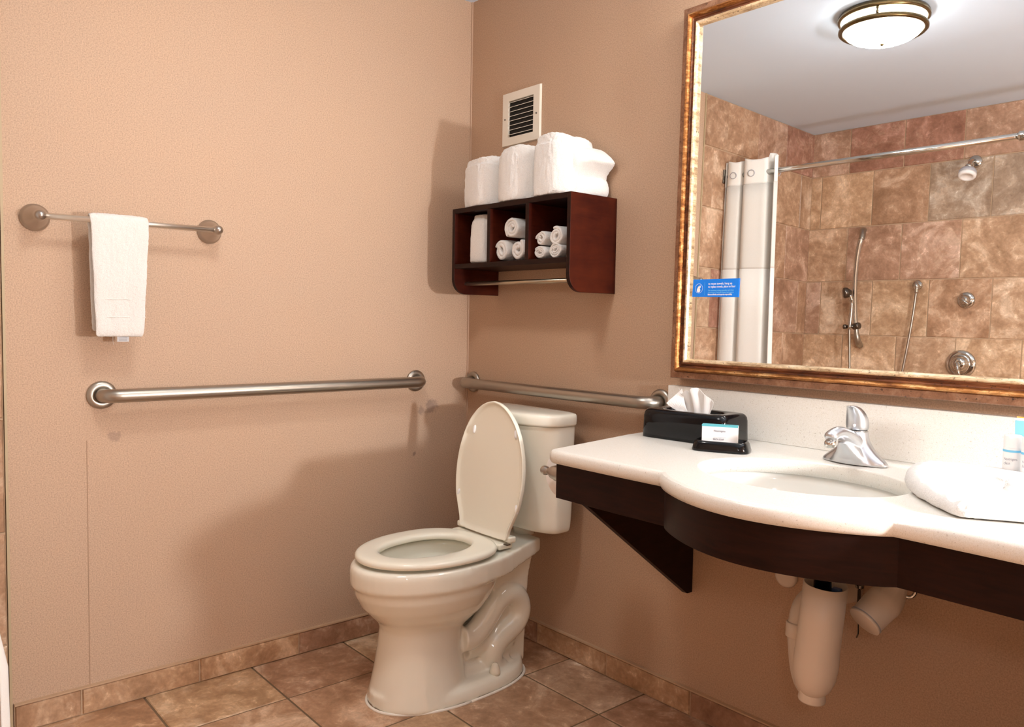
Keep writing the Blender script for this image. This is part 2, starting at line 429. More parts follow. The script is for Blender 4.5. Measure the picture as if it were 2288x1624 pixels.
# ------------------------------------------------------------------ mirror
def mirror():
    n = Vector((.0040767, -.9998675, .0157568)); c0 = Vector((1.5, -.0281, 1.4))
    U = Vector((1,0,0)); U = (U-U.dot(n)*n).normalized(); V = U.cross(n)*-1
    if V.z < 0: V = -V
    t = thing('wall_mirror', 'large wall mirror in distressed copper and gold frame above the counter', 'mirror', (1.56, 0, .931))
    def P(x, z, h):   # wall x, wall z, height off the glass plane
        # parameters on the glass plane found from x,z
        a = x-c0.x; b = z-c0.z
        return c0+Vector((a, (a*n.x+b*n.z)/-n.y*1.0, b))+n*h
    X0, X1, Z0, Z1 = .9635, 2.157, .9300, 1.9085
    def sweep(name, prof, m, par):
        rings = []
        for (x, z, sx, sz) in ((X0,Z0,1,1),(X1,Z0,-1,1),(X1,Z1,-1,-1),(X0,Z1,1,-1)):
            rings.append([P(x+sx*s_, z+sz*s_, h) for s_, h in prof])
        rings.append(rings[0]); k = len(prof)
        v = [p for r in rings[:4] for p in r]; f = []
        for i in range(4):
            for j in range(k):
                f.append((i*k+j, i*k+(j+1)%k, ((i+1)%4)*k+(j+1)%k, ((i+1)%4)*k+j))
        return mk(name, v, f, m, par)
    sweep('outer_band', [(0,-.015),(0,.006),(.002,.009),(.0165,.011),(.019,.008),(.019,-.015)], M_band, t)
    sweep('gold_moulding', [(.0185,-.004),(.0185,.014),(.0205,.018),(.0235,.0195),(.0270,.017),(.0300,.010),(.0305,-.004)], M_gold, t)
    sweep('groove', [(.0302,-.004),(.0302,.0085),(.034,.0075),(.0385,.010),(.0425,.010),(.0427,-.004)], M_groove, t)
    sweep('inner_bead', [(.0425,-.002),(.0425,.011),(.045,.0135),(.049,.0125),(.0525,.007),(.0535,.0005),(.0535,-.002)], M_goldp, t)
    g = .052
    MB().add([P(X0+g,Z0+g,0),P(X1-g,Z0+g,0),P(X1-g,Z1-g,0),P(X0+g,Z1-g,0),P(X0+g,Z0+g,-.004),P(X1-g,Z0+g,-.004),P(X1-g,Z1-g,-.004),P(X0+g,Z1-g,-.004)],
             [(0,1,2,3),(7,6,5,4),(0,4,5,1),(1,5,6,2),(2,6,7,3),(3,7,4,0)]).go('glass', M_mirror, t)
    # sticker card on the glass
    c = mk('towel_reuse_card', [P(x, z, h) for h in (.0022, .0007) for x, z in ((1.0215,1.1475),(1.1625,1.1455),(1.1635,1.1930),(1.0240,1.1930))],
           [(0,1,2,3),(7,6,5,4),(0,4,5,1),(1,5,6,2),(2,6,7,3),(3,7,4,0)], M_blue)
    tag(c, 'blue towel reuse notice with white water drop symbol stuck on the mirror', 'card')
    h = .0024
    dx, dz = U, Vector(P(1.1,1.2,0)-P(1.1,1.1,0)).normalized()
    text('to reuse towels, hang up', 'headline_text', c, P(1.0715,1.1785,h), dx, dz, .0084, M_white, sx=.86)
    text('to replace towels, place on floor', 'headline_text', c, P(1.0715,1.1705,h), dx, dz, .0084, M_white, sx=.74)
    text('Our commitment to being responsible is part of our', 'small_text', c, P(1.0715,1.1620,h), dx, dz, .0052, M_lblue, sx=.70)
    text('commitment to Travel with Purpose. Learn more at', 'small_text', c, P(1.0715,1.1567,h), dx, dz, .0052, M_lblue, sx=.70)
    text('hiltonworldwide.com/corporate-responsibility', 'small_text', c, P(1.0710,1.1513,h), dx, dz, .0056, M_white, bold=.00012, sx=.70)
    b = MB(); cx, cz = 1.0425, 1.1695; R1, R2 = .0125, .0118; n_ = 40
    b.add([P(cx+R*cos(2*pi*k/n_)*.95, cz+R*sin(2*pi*k/n_), h) for R in (R1, R2) for k in range(n_)], [(k, (k+1)%n_, n_+(k+1)%n_, n_+k) for k in range(n_)])
    def drop(x, z, r):
        pts = [P(x+r*sin(a)*(.5-.5*cos(a))**.9 if False else x+r*sin(a)*abs(sin(a/2))**1.2, z+r*1.15*(-cos(a)*-1 if False else cos(a)), h) for a in [2*pi*k/24 for k in range(24)]]
        b.add(pts, [tuple(range(24))])
    drop(1.0415, 1.1675, .0072); drop(1.0458, 1.1745, .0032)
    b.go('drop_symbol', M_white, c)
    MB().add([P(1.0600,1.1520,h),P(1.0604,1.1520,h),P(1.0604,1.1850,h),P(1.0600,1.1850,h)], [(0,1,2,3)]).go('divider_line', M_lblue, c)
mirror()

# ------------------------------------------------------------------ ceiling lamp
def glass_emit(name, col, e):
    return mat(name, (.9,.88,.82), .3, emit=col, es=e)
def ceiling_lamp():
    cx, cy = .99, -1.10
    t = thing('ceiling_light', 'round flush ceiling light with double bronze rings and glowing glass bowl', 'ceiling light', (cx, cy, ZC))
    z = ZC
    M_glow = glass_emit('lamp_glass', (1.0,.97,.92), LAMP_E)
    MB().lathe([(.06,0),(.140,0),(.146,-.004),(.150,-.012),(.150,-.022),(.144,-.026),(.136,-.026),(.134,-.02)], (cx,cy,z), n=64).go('upper_ring', M_bronze, t, smooth=True)
    MB().lathe([(.131,-.024),(.137,-.024),(.137,-.047),(.131,-.047)], (cx,cy,z), n=64).go('glass_band', M_glow, t, smooth=True)
    MB().lathe([(.130,-.046),(.142,-.046),(.146,-.052),(.146,-.059),(.141,-.064),(.130,-.064),(.128,-.055)], (cx,cy,z), n=64).go('lower_ring', M_bronze, t, smooth=True)
    MB().lathe([(.128,-.062),(.120,-.072),(.104,-.083),(.082,-.092),(.055,-.0985),(.028,-.102),(.004,-.103)], (cx,cy,z), n=48).go('glass_bowl', M_glow, t, smooth=True)
    MB().lathe([(.001,-.112),(.003,-.1115),(.006,-.108),(.0065,-.104),(.005,-.101)], (cx,cy,z), n=16).go('finial', M_bronze, t, smooth=True)
    for k in range(3):
        a = radians(73+120*k); MB().lathe([(.0035,-.024),(.0055,-.030),(.0028,-.036),(.0055,-.041),(.0035,-.048)], (cx+.143*cos(a), cy+.143*sin(a), z), n=10).go('post', M_bronze, t, smooth=True)
ceiling_lamp()

def vanity_light():
    t = thing('vanity_light', 'bronze vanity light bar with frosted shades mounted above the mirror', 'wall light', (1.56, 0, 1.97))
    MB().box((1.10,-.025,1.985),(2.02,0,2.075)).go('backplate', M_bronze, t, bevel=.006)
    M_glow = glass_emit('shade_glass', (1.0,.95,.87), VANITY_E)
    for x in (1.24, 1.56, 1.88):
        a = MB().tube([(x,-.02,2.03),(x,-.07,2.04),(x,-.10,2.06),(x,-.105,2.075)], .008).lathe([(.008,2.068),(.03,2.07),(.032,2.08),(.02,2.085)], (x,-.105,0)).go('arm', M_bronze, t, smooth=True)
        s = MB().lathe([(.025,2.068),(.038,2.055),(.048,2.03),(.055,1.995),(.057,1.985),(.050,1.985),(.02,1.99)], (x,-.105,0), n=32).go('shade', M_glow, t, smooth=True)
vanity_light()

# ------------------------------------------------------------------ vent grille
def vent():
    x0, x1, z0, z1 = .1865, .3765, 1.6659, 1.8446
    i0, i1, j0, j1 = .2175, .3445, 1.6945, 1.8155
    t = thing('vent_grille', 'square cream metal air vent on the wall above the towel shelf', 'vent', (.2815, 0, z0))
    d0, d1 = -.008, -.0035
    v = [(x0,0,z0),(x1,0,z0),(x1,0,z1),(x0,0,z1),(x0+.002,d0,z0+.002),(x1-.002,d0,z0+.002),(x1-.002,d0,z1-.002),(x0+.002,d0,z1-.002),
         (i0,d0,j0),(i1,d0,j0),(i1,d0,j1),(i0,d0,j1),(i0+.001,.0,j0+.001),(i1-.001,.0,j0+.001),(i1-.001,.0,j1-.001),(i0+.001,.0,j1-.001)]
    f = []
    for a, b in ((0,4),(4,8),(8,12)):
        for k in range(4): f.append((a+k, a+(k+1)%4, b+(k+1)%4, b+k))
    mk('face_frame', v, f, M_vent, t)
    MB().box((i0,-.0012,j0),(i1,-.0004,j1)).go('duct_shade_sheet', M_void, t)  # dark sheet on the uncut wall, duct shade put into its colour
    for k in range(8):
        z = j0+.0085+k*(j1-j0-.010)/7.3
        mk('louvre', [(i0,-.0078,z+.0010),(i1,-.0078,z+.0010),(i1,-.0018,z+.0024),(i0,-.0018,z+.0024),(i0,-.0078,z-.0006),(i1,-.0078,z-.0006),(i1,-.0018,z+.0012),(i0,-.0018,z+.0012)],
           [(0,1,2,3),(7,6,5,4),(0,4,5,1),(3,2,6,7),(0,3,7,4),(1,5,6,2)], M_vent, t)
    for x, z in ((.2015,1.757), (.3600,1.752)):
        s = MB().lathe([(.0005,-.0105),(.0022,-.0100),(.0030,-.0085),(.0030,-.0075)], (x,0,z), axis=(0,1,0), n=12).go('screw', M_dark, t, smooth=True)
    
vent()

# ------------------------------------------------------------------ shelf
SX0, SX1, SD, SZ1, SZ0 = .1565, .7150, -.1915, 1.4407, 1.1600
def shelf():
    t = thing('towel_shelf', 'dark cherry wood wall shelf with three cubbies and a rail below', 'shelf', ((SX0+SX1)/2, 0, SZ0))
    th = .0145
    def side(x0, x1):
        r = .05; pts = [(0,SZ1),(0,SZ0)]+[(SD+r-r*sin(a), SZ0+r-r*cos(a)) for a in [pi/2*k/8 for k in range(9)]]+[(SD,SZ1)]
        n = len(pts); v = [(x,y,z) for x in (x0,x1) for y, z in pts]
        f = [tuple(range(n)), tuple(reversed(range(n, 2*n)))]+[(k,(k+1)%n,n+(k+1)%n,n+k) for k in range(n)]
        mk('side_panel', v, f, [M_wood, M_woodk], t, bevel=.0015)
    side(SX0, SX0+th); side(SX1-th, SX1)
    MB().box((SX0+th,SD+.0005,SZ1-.016),(SX1-th,0,SZ1-.0002)).go('top_board', M_woodk, t, bevel=.001)
    MB().box((SX0+th,SD+.0005,1.2435),(SX1-th,0,1.2585)).go('bottom_board', M_woodk, t, bevel=.001)
    for x in (.3400, .5225):
        MB().box((x,SD+.001,1.2585),(x+.0155,0,SZ1-.016)).go('divider', [M_wood, M_woodk], t, bevel=.001)
    MB().box((SX0+th,-.008,1.2440),(SX1-th,0,1.4247)).go('back_panel', M_woodk, t)
    MB().lathe([(.0068,SX0+th-.001),(.0068,SX1-th+.001)], (0,-.142,1.1955), axis=(1,0,0)).go('rail', mat('brass_rail', (.50,.44,.34), .3, 1.0), t, smooth=True, label='brushed metal rail under the cubbies')
shelf()

# folded bath towels standing on the shelf
def superpt(t, a, b, e):
    c, s = cos(t), sin(t); return a*math.copysign(abs(c)**(2/e), c), b*math.copysign(abs(s)**(2/e), s)
def fold_towel(x0, x1, yf, yb, z0, h, label, lean=0.0, seed=0, lip=True):
    random.seed(seed)
    cx, cy = (x0+x1)/2, (yf+yb)/2; a, b = (x1-x0)/2, (yb-yf)/2; n = 56; rings = []
    prof = [(0,.90),(.006,.97),(.02,1.0),(.3,1.005),(.6,1.0),(.80,.99)]
    prof += ([(.845,.985),(.85,.93),(.90,.92),(.955,.90),(.985,.82),(1.0,.62)] if lip else [(.90,.97),(.955,.92),(.985,.84),(1.0,.6)])
    for hh, s in prof:
        r = []
        for k in range(n):
            t = 2*pi*k/n; u, v = superpt(t, a*s, b*(.55+.45*s) if s < .9 else b*s, 2.9)
            w = .0022*sin(3*t+seed)+.0012*sin(7*t+seed*2)
            yy = cy+v+w; zz = z0+h*hh
            if hh > .8: zz += .006*sin(2.2*t+seed)*(hh-.8)*4-.012*(abs(u)/a)**3*(hh-.6)*1.5
            r.append((cx+u+lean*hh*h+w, yy, zz))
        rings.append(r)
    o = MB().loft(rings).go('bath_towel', M_towel, None, smooth=True, sub=2)
    displace(o, .009, .005)
    tag(o, label, 'towel', 'folded bath towels on top of the wall shelf')
    return o
ZT = SZ1+.0012
fold_towel(.176,.343,-.186,-.020,ZT,.158, 'folded white bath towel at the corner end of the shelf top', seed=1)
fold_towel(.3475,.514,-.188,-.018,ZT,.166, 'folded white bath towel with smooth round front in the middle of the shelf top', seed=2, lip=False)
t3 = fold_towel(.5185,.674,-.189,-.020,ZT,.176, 'tallest folded white bath towel on the shelf top with loose flared layers', seed=3)
# its loose layers, spreading at the wall side
def layer(prof, y0, y1, par):
    rings = []; N = 9
    for k in range(N+1):
        u = k/N; y = lerp(y0, y1, u); q = min(1, .30+.9*u); e = 1-.35*(1-min(1, u*5))-.06*max(0, (u-.9)*10)
        rings.append([(.655+(x-.655)*(.45+.55*q)*(e if x > .655 else 1), y+.002*sin(z*90), ZT+z*(1-.10*(1-e))+.002*sin(u*7+x*60)) for x, z in prof])
    o = MB().loft(rings).go('towel_layer', M_towel, par, smooth=True, sub=2); displace(o, .008, .003)
layer([(.640,0),(.676,0),(.679,.025),(.680,.050),(.688,.066),(.702,.080),(.721,.094),(.7235,.100),(.7195,.107),(.703,.124),(.675,.141),(.640,.152)], -.145, -.012, t3)
layer([(.672,0),(.688,0),(.6955,.012),(.6965,.030),(.692,.048),(.684,.058),(.676,.050)], -.120, -.010, t3)

# cubby 1: tall folded towel ; cubbies 2, 3: rolled cloths
def cubby_towel():
    rings = []; n = 40; z0, h = 1.2592, .160
    for hh, s, dx in [(0,.96,0),(.03,1.0,0),(.3,.99,.001),(.6,.98,.002),(.8,.96,.004),(.88,.93,.006),(.90,.86,.006),(.97,.85,.004),(1.0,.80,.003)]:
        r = []
        for k in range(n):
            t = 2*pi*k/n; u, v = superpt(t, .050*s, .078*s, 3.4); r.append((.259+u+dx+.0015*sin(5*t+hh*4), -.098+v, z0+h*hh))
        rings.append(r)
    o = MB().loft(rings).go('hand_towel', M_towel, None, smooth=True, sub=2); displace(o, .010, .004)
    tag(o, 'tall folded white towel standing in the left cubby of the shelf', 'towel')
cubby_towel()
def roll(cx, cz, r, sq, ang, label, turns=2.6, group='rolled washcloths in the shelf cubbies', yf=-.172, th=None):
    th = th or r/(turns+.35); pts = []; N = int(turns*22)
    for i in range(N+1):
        t = i/N; R = lerp(th*.55, r-th/2, t); a = 2*pi*turns*t; w = .0012*sin(a*2.3+cx*99)
        x, z = (R+w)*cos(a)*1.0, (R+w)*sin(a)*sq; pts.append((x, z))
    # thick ribbon outline
    L, Rr = [], []
    for i, (x, z) in enumerate(pts):
        x2, z2 = pts[min(i+1, N)]; x1, z1 = pts[max(i-1, 0)]; d = Vector((x2-x1, z2-z1)).normalized(); nx, nz = -d.y, d.x; q = th*.44
        L.append((x+nx*q, z+nz*q)); Rr.append((x-nx*q, z-nz*q))
    def pt(p, y, k=1.0): return (cx+p[0]*cos(ang)-p[1]*sin(ang), y, cz+p[0]*sin(ang)+p[1]*cos(ang))
    ys = [yf+.0035, yf, yf+.004, -.10, -.03]; mb = MB(); n = len(pts); v = []; f = []
    for yi, y in enumerate([yf, yf+.004, -.10, -.025]):
        for i in range(n):
            ins = .25 if yi == 0 else 0
            l, rr = Vector(L[i]), Vector(Rr[i]); mid = (l+rr)/2
            v.append(pt(tuple(l.lerp(mid, ins)), y)); v.append(pt(tuple(rr.lerp(mid, ins)), y))
    for yi in range(3):
        for i in range(n-1):
            a = yi*2*n+2*i; b = a+2*n
            f.append((a, a+2, b+2, b)); f.append((a+1, b+1, b+3, a+3))
        for i in (0, n-1):
            a = yi*2*n+2*i; b = a+2*n; f.append((a, b, b+1, a+1))
    for i in range(n-1): f.append((2*i, 2*i+1, 2*i+3, 2*i+2))
    o = mk('washcloth', v, f, M_towel, None, smooth=True, sub=1); displace(o, .008, .003)
    tag(o, label, 'towel', group); return o
roll(.4370, 1.3600, .0385, .97, .3, 'rolled white cloth resting on top of the two in the middle cubby')
roll(.3885, 1.2935, .0385, .90, 2.2, 'bottom left rolled white cloth in the middle cubby', turns=2.1)
roll(.4660, 1.2930, .0375, .90, .6, 'bottom right rolled white cloth in the middle cubby', turns=2.1)
roll(.5710, 1.3200, .0235, 1.15, 1.9, 'small rolled white cloth at upper left in the right cubby', turns=2.2)
roll(.6340, 1.3230, .0330, .98, .8, 'largest rolled white cloth at upper right in the right cubby', turns=2.2)
roll(.5665, 1.2785, .0300, .66, .05, 'flattened rolled white cloth at lower left in the right cubby', turns=2.4)
roll(.6330, 1.2840, .0310, .78, .5, 'rolled white cloth with visible spiral at lower right in the right cubby', turns=3.0)

# ------------------------------------------------------------------ grab bars
def arc(c, a, b, r, n=8): return [Vector(c)+Vector(a)*(-cos(pi/2*k/n)*r+r)+Vector(b)*sin(pi/2*k/n)*r for k in range(n+1)]
def grab_bar(p0, p1, out, label):
    p0, p1, out = Vector(p0), Vector(p1), Vector(out); d = (p1-p0).normalized(); so, r = .058, .0182
    t = thing('grab_bar', label, 'grab bar', (p0+p1)/2)
    R = .034
    path = [p0+out*.004]; 
    for k in range(9):
        a = pi/2*k/8; path.append(p0+out*(so-R+R*sin(a))+d*(R-R*cos(a)))
    for k in range(9):
        a = pi/2*(1-k/8); path.append(p1+out*(so-R+R*sin(a))-d*(R-R*cos(a)))
    path.append(p1+out*.004)
    MB().tube(path, r, n=24).go('bar', M_steel, t, smooth=True)
    for p in (p0, p1):
        MB().lathe([(.0365,.0006),(.0375,.004),(.036,.008),(.030,.0110),(.0215,.0118),(.0185,.009)], p, axis=out, n=40).go('flange', M_steel, t, smooth=True)
grab_bar((0,-1.2275,.8600), (0,-.2290,.8600), (1,0,0), 'long brushed steel grab bar on the left wall below the towel')
grab_bar((.0400,0,.8500), (.9000,0,.8540), (0,-1,0), 'brushed steel grab bar behind the toilet tank on the back wall')

# ------------------------------------------------------------------ towel bar + towel
def towel_bar():
    t = thing('towel_bar', 'thin brushed nickel towel bar with domed posts on the left wall', 'towel bar', (0,-1.158,1.3155))
    for y in (-1.3765, -.9401):
        MB().lathe([(.0335,.0005),(.0342,.004),(.0325,.0075),(.0300,.0095),(.0275,.018),(.0225,.034),(.0165,.050),(.0130,.060),(.0135,.070),(.0120,.078),(.0065,.0835),(.001,.085)], (0,y,1.3155), axis=(1,0,0), n=36).go('post', M_nickel, t, smooth=True)
    MB().lathe([(.0075,-1.372),(.0075,-.944)], (.068,0,1.3155), axis=(0,1,0), n=20).go('rod', mat('rod_metal', (.78,.73,.66), .36, 1.0), t, smooth=True)
towel_bar()
def hand_towel():
    zb = 1.3155; xr = .068; r0 = .0082; th = .011
    # centre line: back bottom -> over bar -> front bottom ; (x, z)
    R = r0+th/2
    path = [(xr-R+.002, 1.030)]+[(xr-R+.002*(1-k/6), lerp(1.030, zb, k/6)) for k in range(1, 7)]
    path += [(xr-R*cos(pi*k/8), zb+R*sin(pi*k/8)) for k in range(1, 9)]
    path += [(xr+R+.004*(k/10), lerp(zb, 1.0165, k/10)) for k in range(1, 11)]
    tot = len(path); ny = 14; v = []; f = []
    zt = zb+R
    for side in (0, 1):
        for i, (x, z) in enumerate(path):
            a = path[max(i-1, 0)]; b = path[min(i+1, tot-1)]; d = Vector((b[0]-a[0], b[1]-a[1])).normalized(); nx, nz = d.y*-1, d.x
            front = i > tot*.45; k = (zt-z)/(zt-1.0165)
            if front: y0, y1 = lerp(-1.268,-1.259,k), lerp(-1.1255,-1.143,k)
            else: y0, y1 = lerp(-1.268,-1.262,k), lerp(-1.1255,-1.146,k)
            h = th/2
            if front and 1.068 < z < 1.115: h *= .72     # flat woven band
            for j in range(ny+1):
                u = j/ny; w = .0022*sin(7*u+2*k)*k+.0012*sin(17*u)*k
                e = h*(1-.55*abs(2*u-1)**6)
                s = e if side else -e
                v.append((x+nx*s+w, lerp(y0, y1, u)+.0015*sin(z*60+side), z+nz*s))
    m = tot*(ny+1)
    for i in range(tot-1):
        for j in range(ny):
            a = i*(ny+1)+j; f.append((a, a+1, a+ny+2, a+ny+1)); f.append((m+a+ny+1, m+a+ny+2, m+a+1, m+a))
    rim = [i*(ny+1) for i in range(tot)]+[(tot-1)*(ny+1)+j for j in range(1, ny+1)]+[i*(ny+1)+ny for i in range(tot-2, -1, -1)]+[j for j in range(ny-1, 0, -1)]
    for k in range(len(rim)):
        a, b = rim[k], rim[(k+1) % len(rim)]; f.append((b, a, m+a, m+b))
    o = mk('hand_towel', v, f, M_towel, None, smooth=True, sub=2); displace(o, .006, .0028)
    tag(o, 'white terry hand towel folded over the thin towel bar', 'towel')
    # woven band ridges
    b = MB()
    for z in (1.1145, 1.0685):
        b.tube([(xr+R+th/2-.0012+.003*((zt-z)/.3), y, z+.0006*sin(y*120)) for y in [lerp(-1.2585,-1.139,k/12) for k in range(13)]], .0012, n=6)
    b.go('woven_band', M_towel, o, smooth=True)
    tg = MB().box((.0625,-1.203,1.0040),(.0630,-1.174,1.0330)).go('care_tag', mat('tag_white', (.75,.80,.86), .6), o, label='small white printed care tag')
    mb = MB()
    for k in range(3): mb.box((.0630,-1.199,1.0065+k*.0035),(.0632,-1.179,1.0073+k*.0035))
    mb.go('tag_print', M_ink, tg)
    MB().tube([(.066,-1.214,1.024),(.066,-1.2145,1.008),(.066,-1.2125,.996)], .0004, n=5).go('loose_thread', M_towel, o)
hand_towel()

# ------------------------------------------------------------------ toilet
CX = .457
def egg(yf, yb, w, n=48, e=2.15, z=0, split=.56, cx=CX, ef=None):
    """closed outline; yf = front (most negative y), yb = back"""
    yc = lerp(yf, yb, split); out = []
    for k in range(n):
        t = 2*pi*k/n; c, s = cos(t), sin(t)
        if ef and s < 0: e_ = ef
        else: e_ = e
        x = w*math.copysign(abs(c)**(2/e_), c)
        y = yc+math.copysign(abs(s)**(2/e_), s)*((yb-yc) if s > 0 else (yc-yf))
        out.append((cx+x, y, z))
    return out
def toilet():
    t = thing('toilet', 'cream two-piece toilet with raised lid in the corner', 'toilet', (CX, -.40, .0025))
    mb = MB()
    # bowl, outside then inside
    out = [(.195,-.590,-.36,.075,2.2),(.225,-.628,-.335,.105,2.2),(.25,-.655,-.31,.130,2.1),(.28,-.684,-.29,.151,2.05),(.315,-.702,-.27,.1655,2.05),(.336,-.7065,-.264,.1680,2.0),(.346,-.7165,-.258,.1758,2.0),(.385,-.7180,-.255,.177,2.0),(.398,-.7145,-.257,.174,2.0),(.403,-.705,-.265,.166,2.0)]
    ins = [(.403,-.665,-.305,.125,2.1),(.392,-.655,-.315,.117,2.1),(.37,-.655,-.315,.119,2.1),(.33,-.640,-.33,.112,2.1),(.29,-.600,-.36,.090,2.1),(.25,-.56,-.40,.060,2.0),(.235,-.52,-.43,.03,2.0)]
    mb.loft([egg(a, b, w, z=z, e=e) for z, a, b, w, e in out+ins])
    # front pedestal
    ped = [(.0025,-.660,-.36,.131,2.15),(.012,-.659,-.365,.130,2.15),(.05,-.651,-.372,.119,2.15),(.10,-.641,-.378,.109,2.15),(.16,-.632,-.385,.101,2.15),(.21,-.627,-.375,.098,2.15),(.245,-.640,-.35,.110,2.15),(.27,-.64,-.34,.10,2.2)]
    mb.loft([egg(a, b, w, z=z, e=e, split=.5) for z, a, b, w, e in ped])
    # foot slab reaching back
    mb.loft([egg(-.661,-.155,w,z=z,e=2.7,ef=2.1,split=.46) for z, w in ((.0025,.139),(.02,.137),(.035,.129),(.042,.114))])
    # rear column, deck to the tank
    mb.loft([[(CX+sx*w, y, z) for sx, y in ((-1,-.15),(1,-.15),(1,-.292),(-1,-.292))] for z, w in ((.02,.052),(.20,.058),(.30,.068),(.345,.080),(.39,.085))])
    deck = []
    for y, w, zb, zt in ((-.298,.147,.348,.404),(-.26,.134,.350,.405),(-.20,.112,.356,.407),(-.145,.095,.364,.409),(-.12,.085,.368,.409)):
        deck.append([(CX-w,y,zb),(CX+w,y,zb),(CX+w,y,zt),(CX-w,y,zt)])
    mb.loft(deck)
    for sx in (1, -1):
        mb.loft([[(CX+sx*wi,y,.345),(CX+sx*w,y,.345),(CX+sx*w,y,.4015),(CX+sx*wi,y,.4015)] for y, wi, w in ((-.459,.126,.1765),(-.40,.122,.1725),(-.345,.100,.162),(-.30,.080,.148),(-.28,.075,.142))])
    # trapway S on both sides
    for sx in (1, -1):
        P = [(-.405,.150),(-.372,.148),(-.335,.168),(-.300,.205),(-.268,.238),(-.228,.250),(-.192,.228),(-.180,.190),(-.196,.155),(-.235,.132),(-.268,.112),(-.290,.080),(-.285,.045),(-.262,.025)]
        mb.tube(spline([(CX+sx*.058, y, z) for y, z in P], 5), .036, n=16)
        mb.tube([(CX+sx*.02, -.38, .12),(CX+sx*.02,-.20,.12)], .055, n=12)
    for sx in (1, -1):
        mb.tube([(CX+sx*.045,-.42,.045),(CX+sx*.045,-.30,.040),(CX+sx*.04,-.22,.035)], .030, n=14)
    body = mb.go('bowl', M_porc, t, smooth=True)
    r = body.modifiers.new('remesh', 'REMESH'); r.mode = 'VOXEL'; r.voxel_size = .0042; r.use_smooth_shade = True
    s = body.modifiers.new('smooth', 'SMOOTH'); s.factor = .6; s.iterations = 9
    # water
    w = MB().lathe([(.0005,.262),(.068,.262)], (CX,-.478,0), n=24, caps=False).go('water', mat('bowl_water', (.30,.33,.28), .03), t)
    # caulk bead
    o = egg(-.6655,-.151,.1425,n=64,e=2.7,ef=2.1,split=.46,z=.004)
    P = [Vector(p) for p in o]; P.append(P[0])
    MB().tube(P, .0042, n=8).go('caulk_bead', M_caulk, t, smooth=True)
    for sx in (1, -1):
        MB().lathe([(.0165,.036),(.0165,.046),(.0155,.052),(.011,.064),(.0095,.068),(.004,.070),(.0005,.070)], (CX+sx*.104,-.312,0), n=24).go('bolt_cap', M_seat, t, smooth=True)
    # seat ring
    def ring(z, d): return egg(-.7020+d, -.290-d, .1730-d, z=z, e=2.5, ef=2.02, split=.57, n=56)
    def hole(z, d): return egg(-.632-d, -.352+d, .0985+d, z=z, e=2.15, split=.56, n=56)
    rr = [ring(0.4115,.004), ring(0.4095,.008) , hole(0.4095,-.002+.006), hole(0.4135,.0), hole(0.4225,.0), hole(0.4285,.004), hole(0.4310,.014), ring(0.4310,.016), ring(0.4285,.006), ring(0.4235,.001), ring(0.4155,.0)]
    n = 56; v = [p for q in rr for p in q]; f = []
    for i in range(len(rr)):
        for j in range(n): f.append((i*n+j, i*n+(j+1)%n, ((i+1)%len(rr))*n+(j+1)%n, ((i+1)%len(rr))*n+j))
    mk('seat', v, f, M_seat, t, smooth=True, sub=1)
    MB().box((CX-.118,-.315,.408),(CX+.118,-.262,.4265)).go('seat_bridge', M_seat, t, bevel=.006, seg=3)
    # raised lid
    def lidpt(u, s, h):
        y = lerp(-.283, -.243, s/.40)+.003*sin(pi*s/.4)
        return Vector((CX+.010+u, y-h, .4315+s))
    tab = [(0,.112),(.012,.114),(.03,.117),(.06,.131),(.10,.149),(.15,.1575),(.20,.1580),(.25,.1500),(.30,.1320),(.34,.1080),(.37,.078),(.388,.050),(.397,.026),(.4005,.0)]
    R = [(interp(tab, s), s) for s in [0,.006,.012,.02,.03,.045,.06,.08,.10,.125,.15,.175,.20,.225,.25,.275,.30,.32,.34,.355,.37,.38,.388,.393,.397,.3995]]
    outl = [(w, s) for w, s in R]+[(0,.4007)]+[(-w, s) for w, s in reversed(R)]
    c = (0, .19)
    def lay(k, h): return [lidpt(lerp(c[0], u, k), lerp(c[1], s, k), h) for u, s in outl]
    rings = [lay(.02,.006), lay(.5,.0055), lay(.88,.005), lay(.94,.006), lay(.972,.0125), lay(.990,.0135), lay(1.0,.0115), lay(1.0,.003), lay(.985,-.003), lay(.93,-.0075), lay(.6,-.012), lay(.02,-.013)]
    lid = MB().loft(rings).go('lid', M_seat, t, smooth=True, sub=1)
    for u, s in ((-.088,.318),(.104,.325),(-.138,.112),(.136,.112)):
        p = lidpt(u, s, .007); q = lidpt(u*1.045, s-.026, .007)
        MB().tube([p.lerp(q, k/6) for k in range(7)], [.0015,.0042,.005,.005,.005,.0042,.0015], n=10).go('bumper', M_white, lid, smooth=True)
    text('Church', 'maker_mark', lid, lidpt(-.018,.030,.0065), (1,0,0), (0,.1,1), .0095, M_greyp) if False else None
    for sx in (1, -1):
        MB().box((CX+.004+sx*.112-.017,-.288,.428),(CX+.004+sx*.112+.017,-.262,.446)).go('hinge', M_seat, t, bevel=.005, seg=3)
    MB().box((CX+.124,-.305,.4262),(CX+.140,-.290,.4300)).go('hinge_pin', M_dark, t, bevel=.001)
    # tank
    def tank_ring(z, w, yb, yf, bow, e=5.0, n=48):
        out = []
        for k in range(n):
            tt = 2*pi*k/n; u, v = superpt(tt, w, 1, e); y = lerp(yf, yb, (v+1)/2)
            if v < 0: y -= bow*(1-(u/w)**2)*(-v)
            out.append((CX+u, y, z))
        return out
    TY = -.057
    T_ = [(.4355,.120,TY-.02,-.130,.02),(.4356,.160,TY-.011,-.144,.028),(.4375,.167,TY-.007,-.148,.030),(.445,.1715,TY-.002,-.152,.033),(.50,.174,TY,-.154,.035),(.60,.177,TY,-.156,.038),(.70,.180,TY,-.158,.042),(.757,.1818,TY,-.160,.044),(.7615,.182,TY,-.160,.044),(.7625,.182,TY,-.160,.044)]
